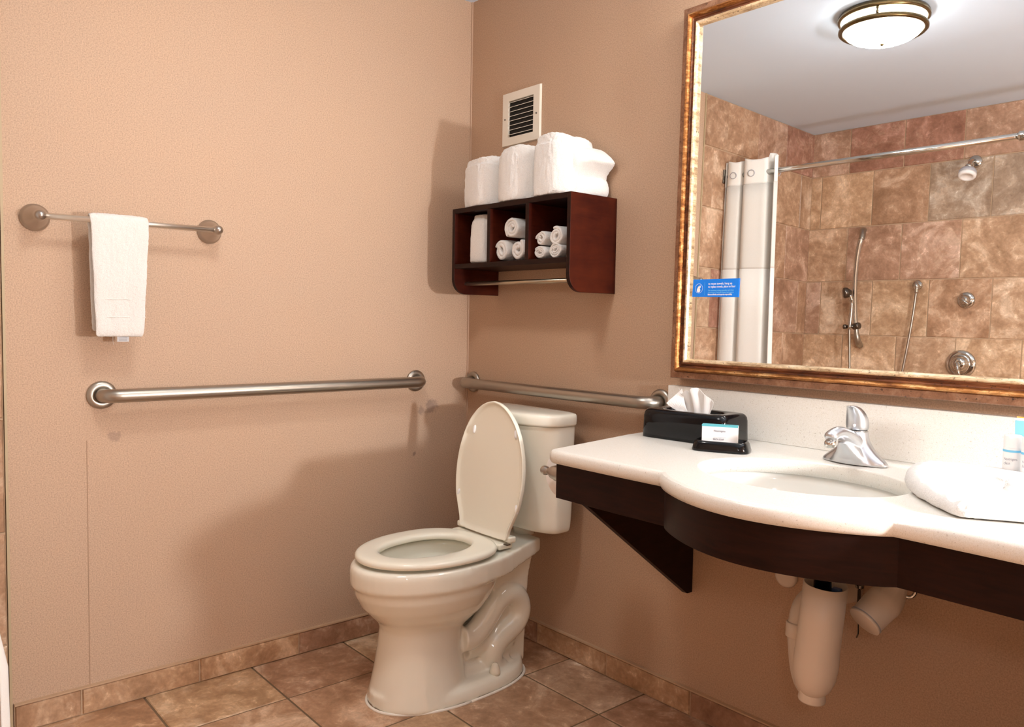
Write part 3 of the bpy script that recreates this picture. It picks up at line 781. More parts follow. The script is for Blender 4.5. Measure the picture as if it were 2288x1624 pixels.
    MB().loft([tank_ring(z, w, yb, yf, b) for z, w, yb, yf, b in T_]).go('tank', M_porc, t, smooth=True, sub=1)
    TL = [(.762,.175,TY-.004,-.158,.040),(.7625,.186,TY+.002,-.168,.046),(.766,.1890,TY+.003,-.170,.047),(.790,.1905,TY+.003,-.171,.048),(.797,.1880,TY+.002,-.168,.047),(.801,.180,TY,-.160,.045),(.804,.13,TY-.02,-.13,.04),(.805,.05,TY-.05,-.11,.02)]
    MB().loft([tank_ring(z, w, yb, yf, b) for z, w, yb, yf, b in TL]).go('tank_lid', M_porc, t, smooth=True, sub=1)
    MB().lathe([(.035,.405),(.035,.445)], (CX,-.115,0), n=20).go('tank_coupling', M_porc, t, smooth=True)
toilet()

# ------------------------------------------------------------------ vanity counter
ZK = .788
def front_line(inset=0.0, n=40):
    """front edge from left corner to right end, y as a function of x"""
    pts = []
    y0 = -.546+inset; xa, xb = 1.338, 1.792
    pts += [(1.010+inset*.9, y0+.020), (1.018+inset*.6, y0+.006), (1.032+inset*.3, y0)]
    for k in range(1, 8): pts.append((lerp(1.032, xa-.012, k/7), y0-.002*sin(pi*k/7)))
    for k in range(0, n+1):
        u = k/n; x = lerp(xa, xb, u)
        b = .098*(sin(pi*u)**.80 if 0 < u < 1 else 0)
        e = min(u, 1-u)
        pts.append((x, y0-b+.0))
    for k in range(1, 8): pts.append((lerp(xb+.012, 2.19, k/7), y0))
    return pts
def counter():
    t = thing('vanity_counter', 'cream speckled countertop with bowed front and undermount sink', 'countertop', (1.56, 0, .757))
    fl = front_line()
    outer = [(.937,-.0015)]+[(.951,-.20)]+fl+[(2.19,-.0015)]
    def off(pts, d):   # inward offset
        n = len(pts); out = []
        for i in range(n):
            a, b, c = Vector(pts[i-1]), Vector(pts[i]), Vector(pts[(i+1) % n])
            d1 = (b-a).normalized(); d2 = (c-b).normalized(); nn = (Vector((-d1.y, d1.x))+Vector((-d2.y, d2.x)))
            nn = nn.normalized() if nn.length > 1e-6 else Vector((-d1.y, d1.x))
            p = b+nn*d
            if i in (0, n-1): p.y = b.y
            out.append((p.x, p.y))
        return out
    HC, HA, HB = (1.520,-.345), .203, .163; nh = 64
    hole = [(HC[0]+HA*cos(-2*pi*k/nh), HC[1]+HB*sin(-2*pi*k/nh)) for k in range(nh)]
    def holeo(s): return [(HC[0]+(HA+s)*cos(-2*pi*k/nh), HC[1]+(HB+s)*sin(-2*pi*k/nh)) for k in range(nh)]
    prof = [(.012,ZK-.031),(.005,ZK-.0295),(.001,ZK-.023),(0,ZK-.0155),(.001,ZK-.008),(.005,ZK-.0015),(.013,ZK)]
    v = []; f = []; n = len(outer); loops = []
    for d_, z in prof:
        o2 = off(outer, d_); loops.append(len(v)); v += [(x, y, z) for x, y in o2]
    for a, b in zip(loops, loops[1:]):
        for k in range(n): f.append((a+k, a+(k+1)%n, b+(k+1)%n, b+k))
    hl = []
    for s, z in ((.004,ZK),(.001,ZK-.001),(0,ZK-.004),(0,ZK-.031)):
        hl.append(len(v)); v += [(x, y, z) for x, y in holeo(s)]
    for a, b in zip(hl, hl[1:]):
        for k in range(nh): f.append((a+k, a+(k+1)%nh, b+(k+1)%nh, b+k))
    for a, b in ((loops[-1], hl[0]), (loops[0], hl[-1])):
        L1 = [Vector(v[a+k]) for k in range(n)]; L2 = [Vector(v[b+k]) for k in range(nh)]
        idx = [a+k for k in range(n)]+[b+k for k in range(nh)]
        for tri in tessellate_polygon([L1, L2]): f.append(tuple(idx[i] for i in tri))
    top = mk('worktop', v, f, M_count, t)
    for p in top.data.polygons:
        p.use_smooth = abs(p.normal.z) < .98
    # backsplash
    MB().box((.938,-.0205,ZK),(2.19,0,.9065)).go('backsplash', M_count, t, bevel=.0015)
    # sink bowl
    rings = []
    for k in range(14):
        a = pi/2*k/13; rr = cos(a)**.55 if k < 13 else .06; z = ZK-.0315-.128*sin(a)**1.0
        rings.append([(HC[0]+(HA+.006)*rr*cos(2*pi*j/48), HC[1]+(HB+.006)*rr*sin(2*pi*j/48), z) for j in range(48)])
    s = MB().loft(rings, False, True).go('sink_bowl', M_sink, t, smooth=True)
    so = s.modifiers.new('sol', 'SOLIDIFY'); so.thickness = .008; so.offset = -1 if False else 1
    MB().lathe([(.022,-.003),(.024,0),(.018,.003),(.002,.004)], (HC[0],HC[1],ZK-.158), n=24).go('drain', M_chrome, s, smooth=True)
counter()
def apron():
    t = thing('vanity_apron', 'dark espresso wood skirt and wall brackets under the countertop', 'vanity base', (1.56, -.02, .36))
    fl = front_line(.018)
    fl = [(1.028, -.02)]+[p for p in fl if p[0] > 1.0][0:0]+[(1.028,-.528)]+[p for p in fl if p[0] > 1.04]
    z0, z1 = .677, .7565; th = .019
    def sidev(pts, d):
        out = []
        for i, p in enumerate(pts):
            a = Vector(pts[max(i-1,0)]); b = Vector(pts[min(i+1,len(pts)-1)]); dd = (b-a).normalized(); out.append((p[0]-dd.y*d, p[1]+dd.x*d))
        return out
    front = fl[1:]; fi = sidev(front, th); n = len(front)
    v = [(x,y,z) for z in (z0,z1) for x, y in front]+[(x,y,z) for z in (z0,z1) for x, y in fi]; f = []
    for k in range(n-1):
        f += [(k,k+1,n+k+1,n+k), (2*n+k+1,2*n+k,3*n+k,3*n+k+1), (k+1,k,2*n+k,2*n+k+1), (n+k,n+k+1,3*n+k+1,3*n+k)]
    f += [(0,n,3*n,2*n), (n-1,3*n-1,4*n-1,2*n-1)]
    mk('skirt_board', v, f, M_woodk, t, smooth=False, bevel=.0012)
    MB().box((1.028,-.5275,z0),(1.046,-.001,z1)).go('end_board', M_woodk, t, bevel=.001)
    # left triangular bracket
    def bracket(x0, pts):
        n = len(pts); v = [(x,y,z) for x in (x0,x0+.019) for y, z in pts]
        mk('bracket', v, [tuple(range(n)), tuple(reversed(range(n,2*n)))]+[(k,(k+1)%n,n+(k+1)%n,n+k) for k in range(n)], M_woodk, t, bevel=.001)
    bracket(1.013-.019+.012, [(-.0015,z1-.0005),(-.0015,.345),(-.022,.345),(-.470,z0+.002),(-.470,z1-.0005)])
    bracket(2.07, [(-.0015,z1-.0005),(-.0015,.003),(-.50,.003),(-.50,z1-.0005)])
apron()

# ------------------------------------------------------------------ faucet
def faucet():
    fx, fy, z0 = 1.5220, -.125, ZK+.0006
    t = thing('faucet', 'satin chrome single lever faucet behind the sink', 'faucet', (fx, fy, z0))
    mb = MB(); n = 40
    prof = [(0,.0700,.0260,0),(.004,.0700,.0262,0),(.009,.0665,.0262,0),(.016,.0580,.0262,0),(.025,.0470,.0255,0),(.035,.0370,.0245,.001),(.045,.0300,.0235,.002),(.055,.0255,.0225,.003),(.064,.0225,.0215,.004),(.069,.0215,.0205,.005)]
    mb.loft([[(fx+superpt(2*pi*k/n, a, b, 2.3)[0], fy+dy+superpt(2*pi*k/n, a, b, 2.3)[1], z0+h) for k in range(n)] for h, a, b, dy in prof])
    sp = spline([(fx,fy+.010,z0+.022),(fx,fy-.018,z0+.046),(fx,fy-.045,z0+.062),(fx,fy-.072,z0+.0705),(fx,fy-.098,z0+.068),(fx,fy-.112,z0+.060)], 6)
    N = len(sp); rad = [interp([(0,.026),(.25,.022),(.5,.0165),(.75,.0140),(.92,.0140),(1,.009)], i/(N-1)) for i in range(N)]
    mb.tube(sp, rad, n=24, flat=.85, up=(0,0,1))
    # spreading skirt under the spout
    mb.loft([[(fx+a*cos(2*pi*k/24), fy-.012+c+b*sin(2*pi*k/24), z0+h) for k in range(24)] for h, a, b, c in ((.001,.050,.024,0),(.012,.040,.026,-.002),(.025,.028,.030,-.008),(.040,.019,.032,-.016),(.050,.014,.030,-.024))])
    b = mb.go('body', M_faucet, t, smooth=True)
    r = b.modifiers.new('remesh', 'REMESH'); r.mode = 'VOXEL'; r.voxel_size = .0013; r.use_smooth_shade = True
    s = b.modifiers.new('smooth', 'SMOOTH'); s.factor = .7; s.iterations = 14
    MB().lathe([(.0105,.0445),(.0115,.046),(.0115,.056),(.009,.058)], (fx,fy-.101,z0), axis=(0,-.12,1), n=24).go('aerator', M_chrome, t, smooth=True)
    # lever handle: tall dome sliced toward the front with a forward beak
    pr = [(.0695,.0205,.0205,.006),(.074,.0222,.0225,.006),(.085,.0228,.0225,.006),(.097,.0215,.0210,.003),(.108,.0182,.0190,-.003),(.116,.0145,.0165,-.010),(.121,.0110,.0140,-.018),(.1235,.0080,.0110,-.026),(.1240,.0050,.0080,-.033),(.1225,.0020,.003,-.037)]
    h_ = MB().loft([[(fx+superpt(2*pi*k/28, a, b, 2.3)[0], fy+dy+superpt(2*pi*k/28, a, b, 2.3)[1], z0+h) for k in range(28)] for h, a, b, dy in pr]).go('lever', M_faucet, t, smooth=True, sub=1)
    MB().lathe([(.0203,.0680),(.0218,.0690),(.0203,.0700)], (fx,fy+.006,z0), n=32, caps=False).go('collar', M_chrome, t, smooth=True)
    MB().lathe([(.0032,.0),(.0032,.0015),(.001,.0022)], (fx+.004,fy-.0165,z0+.082), axis=(.25,-1,.1), n=14).go('index_button', M_white, t, smooth=True)
faucet()

# ------------------------------------------------------------------ tissue box
def orient(c, ang):
    c = Vector(c); ca, sa = cos(ang), sin(ang)
    return lambda x, y, z: (c.x+x*ca-y*sa, c.y+x*sa+y*ca, c.z+z)
def tissue_box():
    c = (1.1130,-.1330,ZK+.0006); F = orient(c, radians(4)); n = 64
    t = thing('tissue_box_cover', 'glossy black tissue box cover near the wall end of the counter', 'tissue box', c)
    a, b = .1210, .0640
    def ring(z, s, e=9): return [F(superpt(2*pi*k/n, a-s, b-s, e)[0], superpt(2*pi*k/n, a-s, b-s, e)[1], z) for k in range(n)]
    def slot(z, s): return [F(superpt(2*pi*k/n, .077+s, .030+s, 2.6)[0], superpt(2*pi*k/n, .077+s, .030+s, 2.6)[1], z) for k in range(n)]
    rings = [ring(0,0), ring(.054,.0015), ring(.063,.003), ring(.0685,.0065), ring(.0715,.011), ring(.0725,.017), slot(.0715,.006), slot(.0700,.002), slot(.066,0), slot(.052,-.001)]
    MB().loft(rings, True, False).go('cover', M_black, t, smooth=True)
    MB().loft([[F(superpt(2*pi*k/24, .085,.036,3)[0], superpt(2*pi*k/24,.085,.036,3)[1], z) for k in range(24)] for z in (.045,.050)]).go('shaded_stack', M_void, t)  # slab coloured near-black, shade inside the box painted on
    tissue = thing('tissue', 'crumpled white tissue standing out of the black tissue box', 'tissue', (c[0], c[1], c[2]+.055))
    random.seed(5); nu, nv = 30, 9; v = []; f = []
    ridge = [(0,.064),(.07,.050),(.14,.047),(.24,.060),(.32,.053),(.38,.055),(.50,.067),(.62,.069),(.74,.058),(.88,.044),(1,.030)]
    for i in range(nu+1):
        u = i/nu; top = interp(ridge, u)
        for j in range(nv+1):
            w = j/nv; x = lerp(lerp(-.030,.040,u), lerp(-.045,.055,u), w); y = -.004+(.008*sin(u*8+.5)+.005*sin(u*19+2))*w-.012*w*w
            v.append(F(x, y, .058+(.012+top*.88)*w))
    for i in range(nu):
        for j in range(nv):
            a_ = i*(nv+1)+j; f.append((a_, a_+1, a_+nv+2, a_+nv+1))
    o = mk('tissue_sheet', v, f, M_paper, tissue); so = o.modifiers.new('s', 'SOLIDIFY'); so.thickness = .0006
    v = []; f = []
    for i in range(9):
        u = i/8
        for j in range(6):
            w = j/5; v.append(F(lerp(-.020,-.068,w)+.022*u*w+.01*u, -.022+.012*u+.004*sin(5*w+u*3), .058+lerp(.002,.028,w**1.3)*(1-.25*u)+.042*u*w*(1-w*.4)+.020*w*u))
    for i in range(8):
        for j in range(5):
            a_ = i*6+j; f.append((a_, a_+1, a_+7, a_+6))
    o = mk('tissue_corner', v, f, M_paper, tissue); so = o.modifiers.new('s', 'SOLIDIFY'); so.thickness = .0006
tissue_box()
def soap():
    c = (1.2560,-.2220,ZK+.0006); ang = radians(24); F = orient(c, ang); n = 56
    t = thing('soap_dish', 'small black soap dish in front of the tissue box', 'soap dish', c)
    def ring(z, a, b, e=4.5): return [F(superpt(2*pi*k/n, a, b, e)[0], superpt(2*pi*k/n, a, b, e)[1], z) for k in range(n)]
    MB().loft([ring(0,.0640,.0400), ring(.003,.0645,.0405), ring(.018,.0600,.0370), ring(.022,.0575,.0345), ring(.0235,.0545,.0315), ring(.022,.0515,.0285), ring(.013,.0490,.0260), ring(.011,.042,.020)]).go('dish', M_black, t, smooth=True)
    p = (1.2515,-.2230,ZK+.0125); ang2 = radians(30); G = orient(p, ang2)
    a, b, h = .0400, .0110, .0460
    v = [G(x,y,z) for z in (0,h) for x, y in ((-a,-b),(a,-b),(a,b),(-a,b))]
    o = mk('soap_carton', v, [(0,3,2,1),(4,5,6,7),(0,1,5,4),(1,2,6,5),(2,3,7,6),(3,0,4,7)], M_white, None, bevel=.0006, seg=1)
    tag(o, 'small white soap carton standing in the black soap dish', 'soap carton')
    e = .0003
    v = [G(x,y,z) for x, y, z in ((-a-e,-b-e,h-.0035),(a+e,-b-e,h-.0035),(a+e,-b-e,h+e),(-a-e,-b-e,h+e),(-a-e,b,h+e),(a+e,b,h+e),(-a-e,b,h-.0035))]
    mk('teal_edge', v, [(0,1,2,3),(3,2,5,4),(0,3,4,6)], M_teal, o)
    xd = (cos(ang2), sin(ang2), 0); F3 = lambda x, z: Vector(G(x, -b-.0006, z))
    text('Neutrogena', 'brand_text', o, F3(-.0135,.0310), xd, (0,0,1), .0072, M_ink, sx=.75)
    text('BATH SOAP', 'kind_text', o, F3(-.0140,.0120), xd, (0,0,1), .0058, M_ink, sx=.78)
    MB().add([F3(-.014,.0180),F3(.014,.0180),F3(.014,.0184),F3(-.014,.0184)], [(0,1,2,3)]).go('printed_rule', M_ink, o)
soap()

# ------------------------------------------------------------------ toiletries at the right end
def bottle(cx, cy, r, h, label, txt):
    z0 = ZK+.0006; t = thing('toiletry_bottle', label, 'bottle', (cx, cy, z0), 'small toiletry bottles at the right end of the counter')
    MB().lathe([(r*.9,0),(r,.002),(r,h-.024),(r*.98,h-.022)], (cx,cy,z0), n=32).go('bottle_body', M_white, t, smooth=True)
    MB().lathe([(r*.97,h-.0222),(r*.99,h-.0215),(r*.99,h-.002),(r*.93,h)], (cx,cy,z0), n=32).go('cap', M_white, t, smooth=True)
    MB().lathe([(r+.0002,h-.030),(r+.0005,h-.0295),(r+.0005,h-.0265),(r+.0002,h-.026)], (cx,cy,z0), n=32, caps=False).go('teal_band', M_lblue, t, smooth=True)
    MB().lathe([(r+.0002,.024),(r+.0004,.0245),(r+.0004,.0265),(r+.0002,.027)], (cx,cy,z0), n=32, caps=False).go('teal_band', M_lblue, t, smooth=True) if 'right' in label else None
    d = Vector((cam.location.x-cx, cam.location.y-cy, 0)).normalized(); d = Vector((.25,-.97,0)).normalized(); x = Vector((-d.y, d.x, 0))
    ROOTL.setdefault(t.name, Vector(t.location))
    text('Neutrogena', 'brand_text', t, Vector((cx,cy,z0))+d*(r+.0012)-x*r*.8+Vector((0,0,h-.044)), x, (0,0,1), .0060, M_ink, sx=.7)
    text(txt, 'kind_text', t, Vector((cx,cy,z0))+d*(r+.0012)-x*r*.8+Vector((0,0,h-.052)), x, (0,0,1), .0070, M_ink, sx=.7)
bottle(1.8270,-.158,.0145,.100,'white toiletry bottle nearest the sink with aqua stripe','clean')
bottle(1.8590,-.168,.0145,.100,'white toiletry bottle on the right edge with two aqua stripes','lotion')
def sachet():
    c = (1.853,-.098,ZK+.0006)
    t = thing('toiletry_packet', 'clear and pale blue packet with orange top edge behind the bottles', 'packet', c)
    def panel(z0, z1, w0, w1, y0, y1, m, name, th=.004):
        v = []
        for z, w, y in ((z0,w0,y0),(z1,w1,y1)):
            for s, x in ((0,-w),(0,w),(1,w),(1,-w)): v.append((c[0]+x, y+(th if s else 0), z))
        mk(name, v, [(0,1,2,3),(7,6,5,4),(0,4,5,1),(1,5,6,2),(2,6,7,3),(3,7,4,0)], m, t, bevel=.0005, seg=1)
    panel(ZK+.0006, ZK+.092, .040,.041, -.106,-.102, M_white, 'packet_front')
    panel(ZK+.092, ZK+.1215, .0405,.042, -.102,-.100, M_bag, 'blue_panel')
    panel(ZK+.1215, ZK+.1265, .040,.040, -.100,-.0995, M_white, 'white_strip', .003)
    panel(ZK+.1265, ZK+.1290, .040,.040, -.0995,-.099, M_orange, 'orange_edge', .003)
sachet()
def face_cloth():
    # thick folded towel lying on the counter, rounded left side
    z0 = ZK+.0008
    outl = [(1.674,-.160),(1.6700,-.200),(1.6790,-.245),(1.6990,-.295),(1.7330,-.350),(1.7800,-.405),(1.8300,-.452),(1.8560,-.468),(1.8820,-.455),(1.9500,-.415),(2.0300,-.365),(2.0700,-.32),(2.0400,-.25),(1.98,-.18),(1.90,-.145),(1.80,-.130),(1.72,-.133)]
    P = spline([(x,y,0) for x, y in outl+[outl[0]]], 4)[:-1]; c = Vector((1.86,-.29,0)); rings = []
    def hgt(p): return .036-.014*max(0, (-.2-p.y))/.27
    for k, hh in ((.93,0),(.99,.10),(1.0,.38),(.985,.70),(.95,.90),(.88,1.0),(.78,1.05),(.65,1.08),(.5,1.10),(.35,1.11),(.2,1.12),(.08,1.12),(.01,1.12)):
        rings.append([((c.x+(p.x-c.x)*k), (c.y+(p.y-c.y)*k), z0+hgt(p)*hh+(.0015*sin(i*1.7) if k > .8 and hh > .3 else 0)) for i, p in enumerate(P)])
    o = MB().loft(rings).go('folded_towel', M_towel, None, smooth=True, sub=1); displace(o, .008, .003)
    tag(o, 'thick folded white towel lying on the counter right of the sink', 'towel')
face_cloth()

# ------------------------------------------------------------------ toilet paper under the counter end
def tp():
    t = thing('toilet_paper_holder', 'nickel toilet paper post mounted at the left end of the vanity', 'paper holder', (1.0, -.395, .69))
    z, y = .698, -.398
    MB().lathe([(.0005,.1680),(.0060,.1665),(.0105,.161),(.0120,.154),(.0110,.146),(.0085,.141),(.0100,.136),(.0160,.126),(.0205,.108),(.0210,.060),(.0200,.03),(.0240,.010),(.0260,.002)], (1.0060,y,z), axis=(-1,0,0), n=28).go('post', M_nickel, t, smooth=True)
    MB().tube([(.880,y,z-.006),(.880,y+.03,z-.014),(.880,y+.10,z-.014),(.880,y+.125,z-.014)], .0065, n=14).go('arm', M_nickel, t, smooth=True)
    r = thing('toilet_paper_roll', 'white toilet paper roll half hidden behind the counter corner', 'toilet paper', (.880, y+.08, z-.075))
    ROOTL[r.name] = Vector(r.location)
    pr = [(.0200,0),(.0580,0),(.0580,.092),(.0200,.092)]; n = 48; v = []; f = []
    for rr, h in pr:
        for k in range(n): v.append((.880+rr*cos(2*pi*k/n), y+.030+h, z-.012+rr*sin(2*pi*k/n)))
    for i in range(4):
        for k in range(n): f.append((i*n+k, i*n+(k+1)%n, ((i+1)%4)*n+(k+1)%n, ((i+1)%4)*n+k))
    mk('paper', v, f, M_paper, r, bevel=.001)
    MB().lathe([(.0196,0),(.0196,.092)], (.880,y+.030,z-.012), axis=(0,1,0), n=28, caps=False).go('core', mat('cardboard', (.45,.34,.22), .8), r)
tp()

# ------------------------------------------------------------------ plumbing under the sink
def plumbing():
    px, py = 1.5290, -.250
    t = thing('drain_trap', 'white plastic covered sink drain trap hanging under the counter', 'drain pipe', (px, py, .31))
    # open-topped cover sleeve
    tilt = Vector((-.085, .0, -1)).normalized()
    top = Vector((px+.0045, py, .556))
    def c_at(d): return top+tilt*d
    n = 40
    ax = tilt; u = Vector((1,0,0)); u = (u-u.dot(ax)*ax).normalized(); w = ax.cross(u)
    def ring(d, r, sx=1, off=(0,0,0)): return [c_at(d)+Vector(off)+u*r*sx*cos(2*pi*k/n)+w*r*sin(2*pi*k/n) for k in range(n)]
    rr = [ring(.03,.040), ring(.0,.0405), ring(0,.0430), ring(.10,.0430), ring(.145,.0435), ring(.150,.0445), ring(.175,.0445), ring(.200,.0420), ring(.222,.0340), ring(.235,.022), ring(.239,.005)]
    MB().loft(rr, False, True).go('sleeve', M_pipe, t, smooth=True)
    # J bend behind and left, rising to the wall arm
    P = spline([(px-.010,py+.006,.350),(px-.034,py+.028,.325),(px-.066,py+.060,.335),(px-.088,py+.088,.380),(px-.095,py+.100,.420),(px-.093,py+.118,.458),(px-.080,py+.160,.475),(px-.060,-.004,.477)], 5)
    N = len(P); rad = [interp([(0,.030),(.3,.030),(.5,.033),(.8,.031),(1,.03)], i/(N-1)) for i in range(N)]
    MB().tube(P, rad, n=24).go('trap_bend', M_pipe, t, smooth=True)
    MB().lathe([(.0355,0),(.0370,.002),(.0370,.030),(.0355,.032)], (px-.0915,py+.093,.390), axis=(-.05,.12,1), n=32).go('coupling_band', M_pipe, t, smooth=True)
    MB().lathe([(.0265,.0),(.0275,.003),(.0262,.014),(.0250,.05)], (px-.018,py+.004,.3040), axis=(.05,0,1), n=32).go('bottom_plug', M_pipe, t, smooth=True)
    MB().lathe([(.0175,0),(.0175,.108),(.026,.109),(.026,.122)], (px+.000,py-.004,.488), axis=(0,0,1), n=28).go('tailpiece', M_dark, t, smooth=True)
    MB().box((px+.008,py+.012,.515),(px+.026,py+.030,.546)).go('blue_clip', mat('blue_plastic', (.08,.16,.40), .4), t, bevel=.003)
    MB().tube(spline([(px+.0,py+.0,.590),(px+.015,py+.05,.560),(px+.027,py+.10,.540)],4), .004, n=8).lathe([(.004,-.004),(.008,0),(.009,.006),(.005,.012)], (px+.027,py+.10,.533)).box((px+.024,py+.098,.470),(px+.030,py+.101,.535)).tube([(px+.027,py+.10,.47),(px+.028,py+.10,.435),(px+.024,py+.102,.425)], .0018, n=6).go('stopper_linkage', M_dark, t)
    # supply valve cover
    t2 = thing('valve_cover', 'grey white capped supply valve cover to the right of the drain trap', 'pipe cover', (1.6000,-.12,.45))
    MB().tube(spline([(1.606,-.10,.590),(1.606,-.102,.548),(1.602,-.116,.520),(1.590,-.142,.496),(1.580,-.170,.474)], 6), [interp([(0,.026),(.35,.027),(.6,.036),(1,.0335)], i/24) for i in range(25)], n=28).go('cover', M_pipe, t2, smooth=True)
    ax = Vector((-.28,-.74,-.60)).normalized()
    MB().lathe([(.0340,-.002),(.0345,0),(.0345,.003),(.033,.004)], (1.580,-.170,.474), axis=ax, n=36).go('end_cap', M_pipe, t2, smooth=True)
    MB().lathe([(.0332,-.0040),(.0352,-.0030),(.0332,-.0020)], (1.580,-.170,.474), axis=ax, n=36, caps=False).go('seam_ring', M_greyp, t2, smooth=True)
    MB().tube([(1.606,-.10,.57),(1.606,-.02,.57),(1.606,-.001,.57)], .010, n=14).go('supply_pipe', M_dark, t2, smooth=True)
    # chrome oval valve handle
    t3 = thing('stop_valve', 'small chrome oval valve handle beside the right supply cover', 'valve', (1.655,-.09,.52))
    P = [(1.6330+.0115*cos(a), -.095+.006*cos(a), .5400+.0175*sin(a)) for a in [2*pi*k/28 for k in range(29)]]
    MB().tube(P, .0042, n=10).go('ring', M_chrome, t3, smooth=True)
    MB().tube([(1.6225,-.098,.543),(1.615,-.075,.550),(1.607,-.035,.566)], .005, n=10).go('stem', M_chrome, t3, smooth=True)
    o = MB().lathe([(.0005,-.012),(.020,-.0115),(.0275,-.009),(.0290,-.004),(.0295,-.0005)], (1.3040,0,.4640), axis=(0,1,0), n=36).go('pipe_access_cover', M_pipe, None, smooth=True)
    tag(o, 'round white wall cap under the counter left of the drain trap', 'wall cap')
plumbing()

# ------------------------------------------------------------------ shower curtain and rod
RY, RZ = -1.6415, 1.8400
def rod():
    t = thing('shower_rod', 'straight chrome shower curtain rod below the ceiling', 'shower rod', (1.0, RY, RZ))
    MB().lathe([(.0125,.012),(.0125,1.272)], (0,RY,RZ), axis=(1,0,0), n=24).go('thin_tube', M_chrome, t, smooth=True)
    MB().lathe([(.0150,1.268),(.0185,1.272),(.0185,1.300),(.0150,1.303)], (0,RY,RZ), axis=(1,0,0), n=24).go('collar', M_chrome, t, smooth=True)
    MB().lathe([(.0148,1.30),(.0148,XR-.012)], (0,RY,RZ), axis=(1,0,0), n=24).go('thick_tube', M_chrome, t, smooth=True)
    for x0, x1 in ((.0045,.013), (XR-.013,XR)):
        MB().box((x0,RY-.034,RZ-.034),(x1,RY+.034,RZ+.034)).go('wall_bracket', M_dark, t, bevel=.006, seg=3)
rod()
def curtain():
    # accordion folds hung by grommets; top narrow, bottom billowing slightly into the room
    t = thing('shower_curtain', 'white fabric shower curtain bunched at the tiled left wall', 'shower curtain', (.16, RY, .05))
    prof = [(.014,.020),(.020,.004),(.030,.026),(.052,.034),(.075,.030),(.095,.020),(.108,.000),(.120,.026),(.135,.036),(.16,.034),(.20,.022),(.228,.012),(.240,-.016),(.252,-.036),(.262,-.020),(.270,.010),(.282,.030),(.290,.012)]
    path = spline([(x,y,0) for x, y in prof], 5); n = len(path)
    zs = [1.905,1.895,1.86,1.82,1.795,1.785,1.70,1.55,1.45,1.395,1.385,1.2,1.0,.8,.6,.45,.3,.15,.06]
    def row(z, side=0):
        k = (1.9-z)/1.85; out = []
        for i, p in enumerate(path):
            x = p.x; y = p.y
            x2 = .012+(x-.012)*(1+.14*k)+.006*sin(i*.35+k*3)*k
            if z < .70:
                q = min(1, (.70-z)/.36); q = q*q*(3-2*q)
                y = y+q*(.118+.012*(.4-z))*(.35+.65*min(1, max(0, (x-.06)/.12)))
            zz = z
            if z > 1.89: zz = z+.006*sin(i*.23)+(.018 if 57 < i < 72 else 0)
            out.append((max(x2,.010), RY+y*1.0+.004*sin(k*5), zz))
        return out
    def strip(name, za, m):
        rws = [row(z) for z in za]; v = [p for r in rws for p in r]; f = []
        for a in range(len(rws)-1):
            for j in range(n-1): f.append((a*n+j, a*n+j+1, (a+1)*n+j+1, (a+1)*n+j))
        o = mk(name, v, f, m, t, smooth=True); s = o.modifiers.new('s', 'SOLIDIFY'); s.thickness = .0016; return o
    strip('header_band', [z for z in zs if z >= 1.785], M_curt)
    strip('sheer_panel', [z for z in zs if 1.385 <= z <= 1.785], M_curt2)
    strip('lower_panel', [z for z in zs if z <= 1.385], M_curt)
    for x in (.165,.262,.066):
        y = RY+(.036 if x < .2 else -.032)
        MB().lathe([(.0135,-.0012),(.0165,-.001),(.0165,.001),(.0135,.0012)], (x, y, RZ-.004), axis=(.35,1,0), n=24, caps=False).go('grommet', M_greyp, t, smooth=True)
curtain()

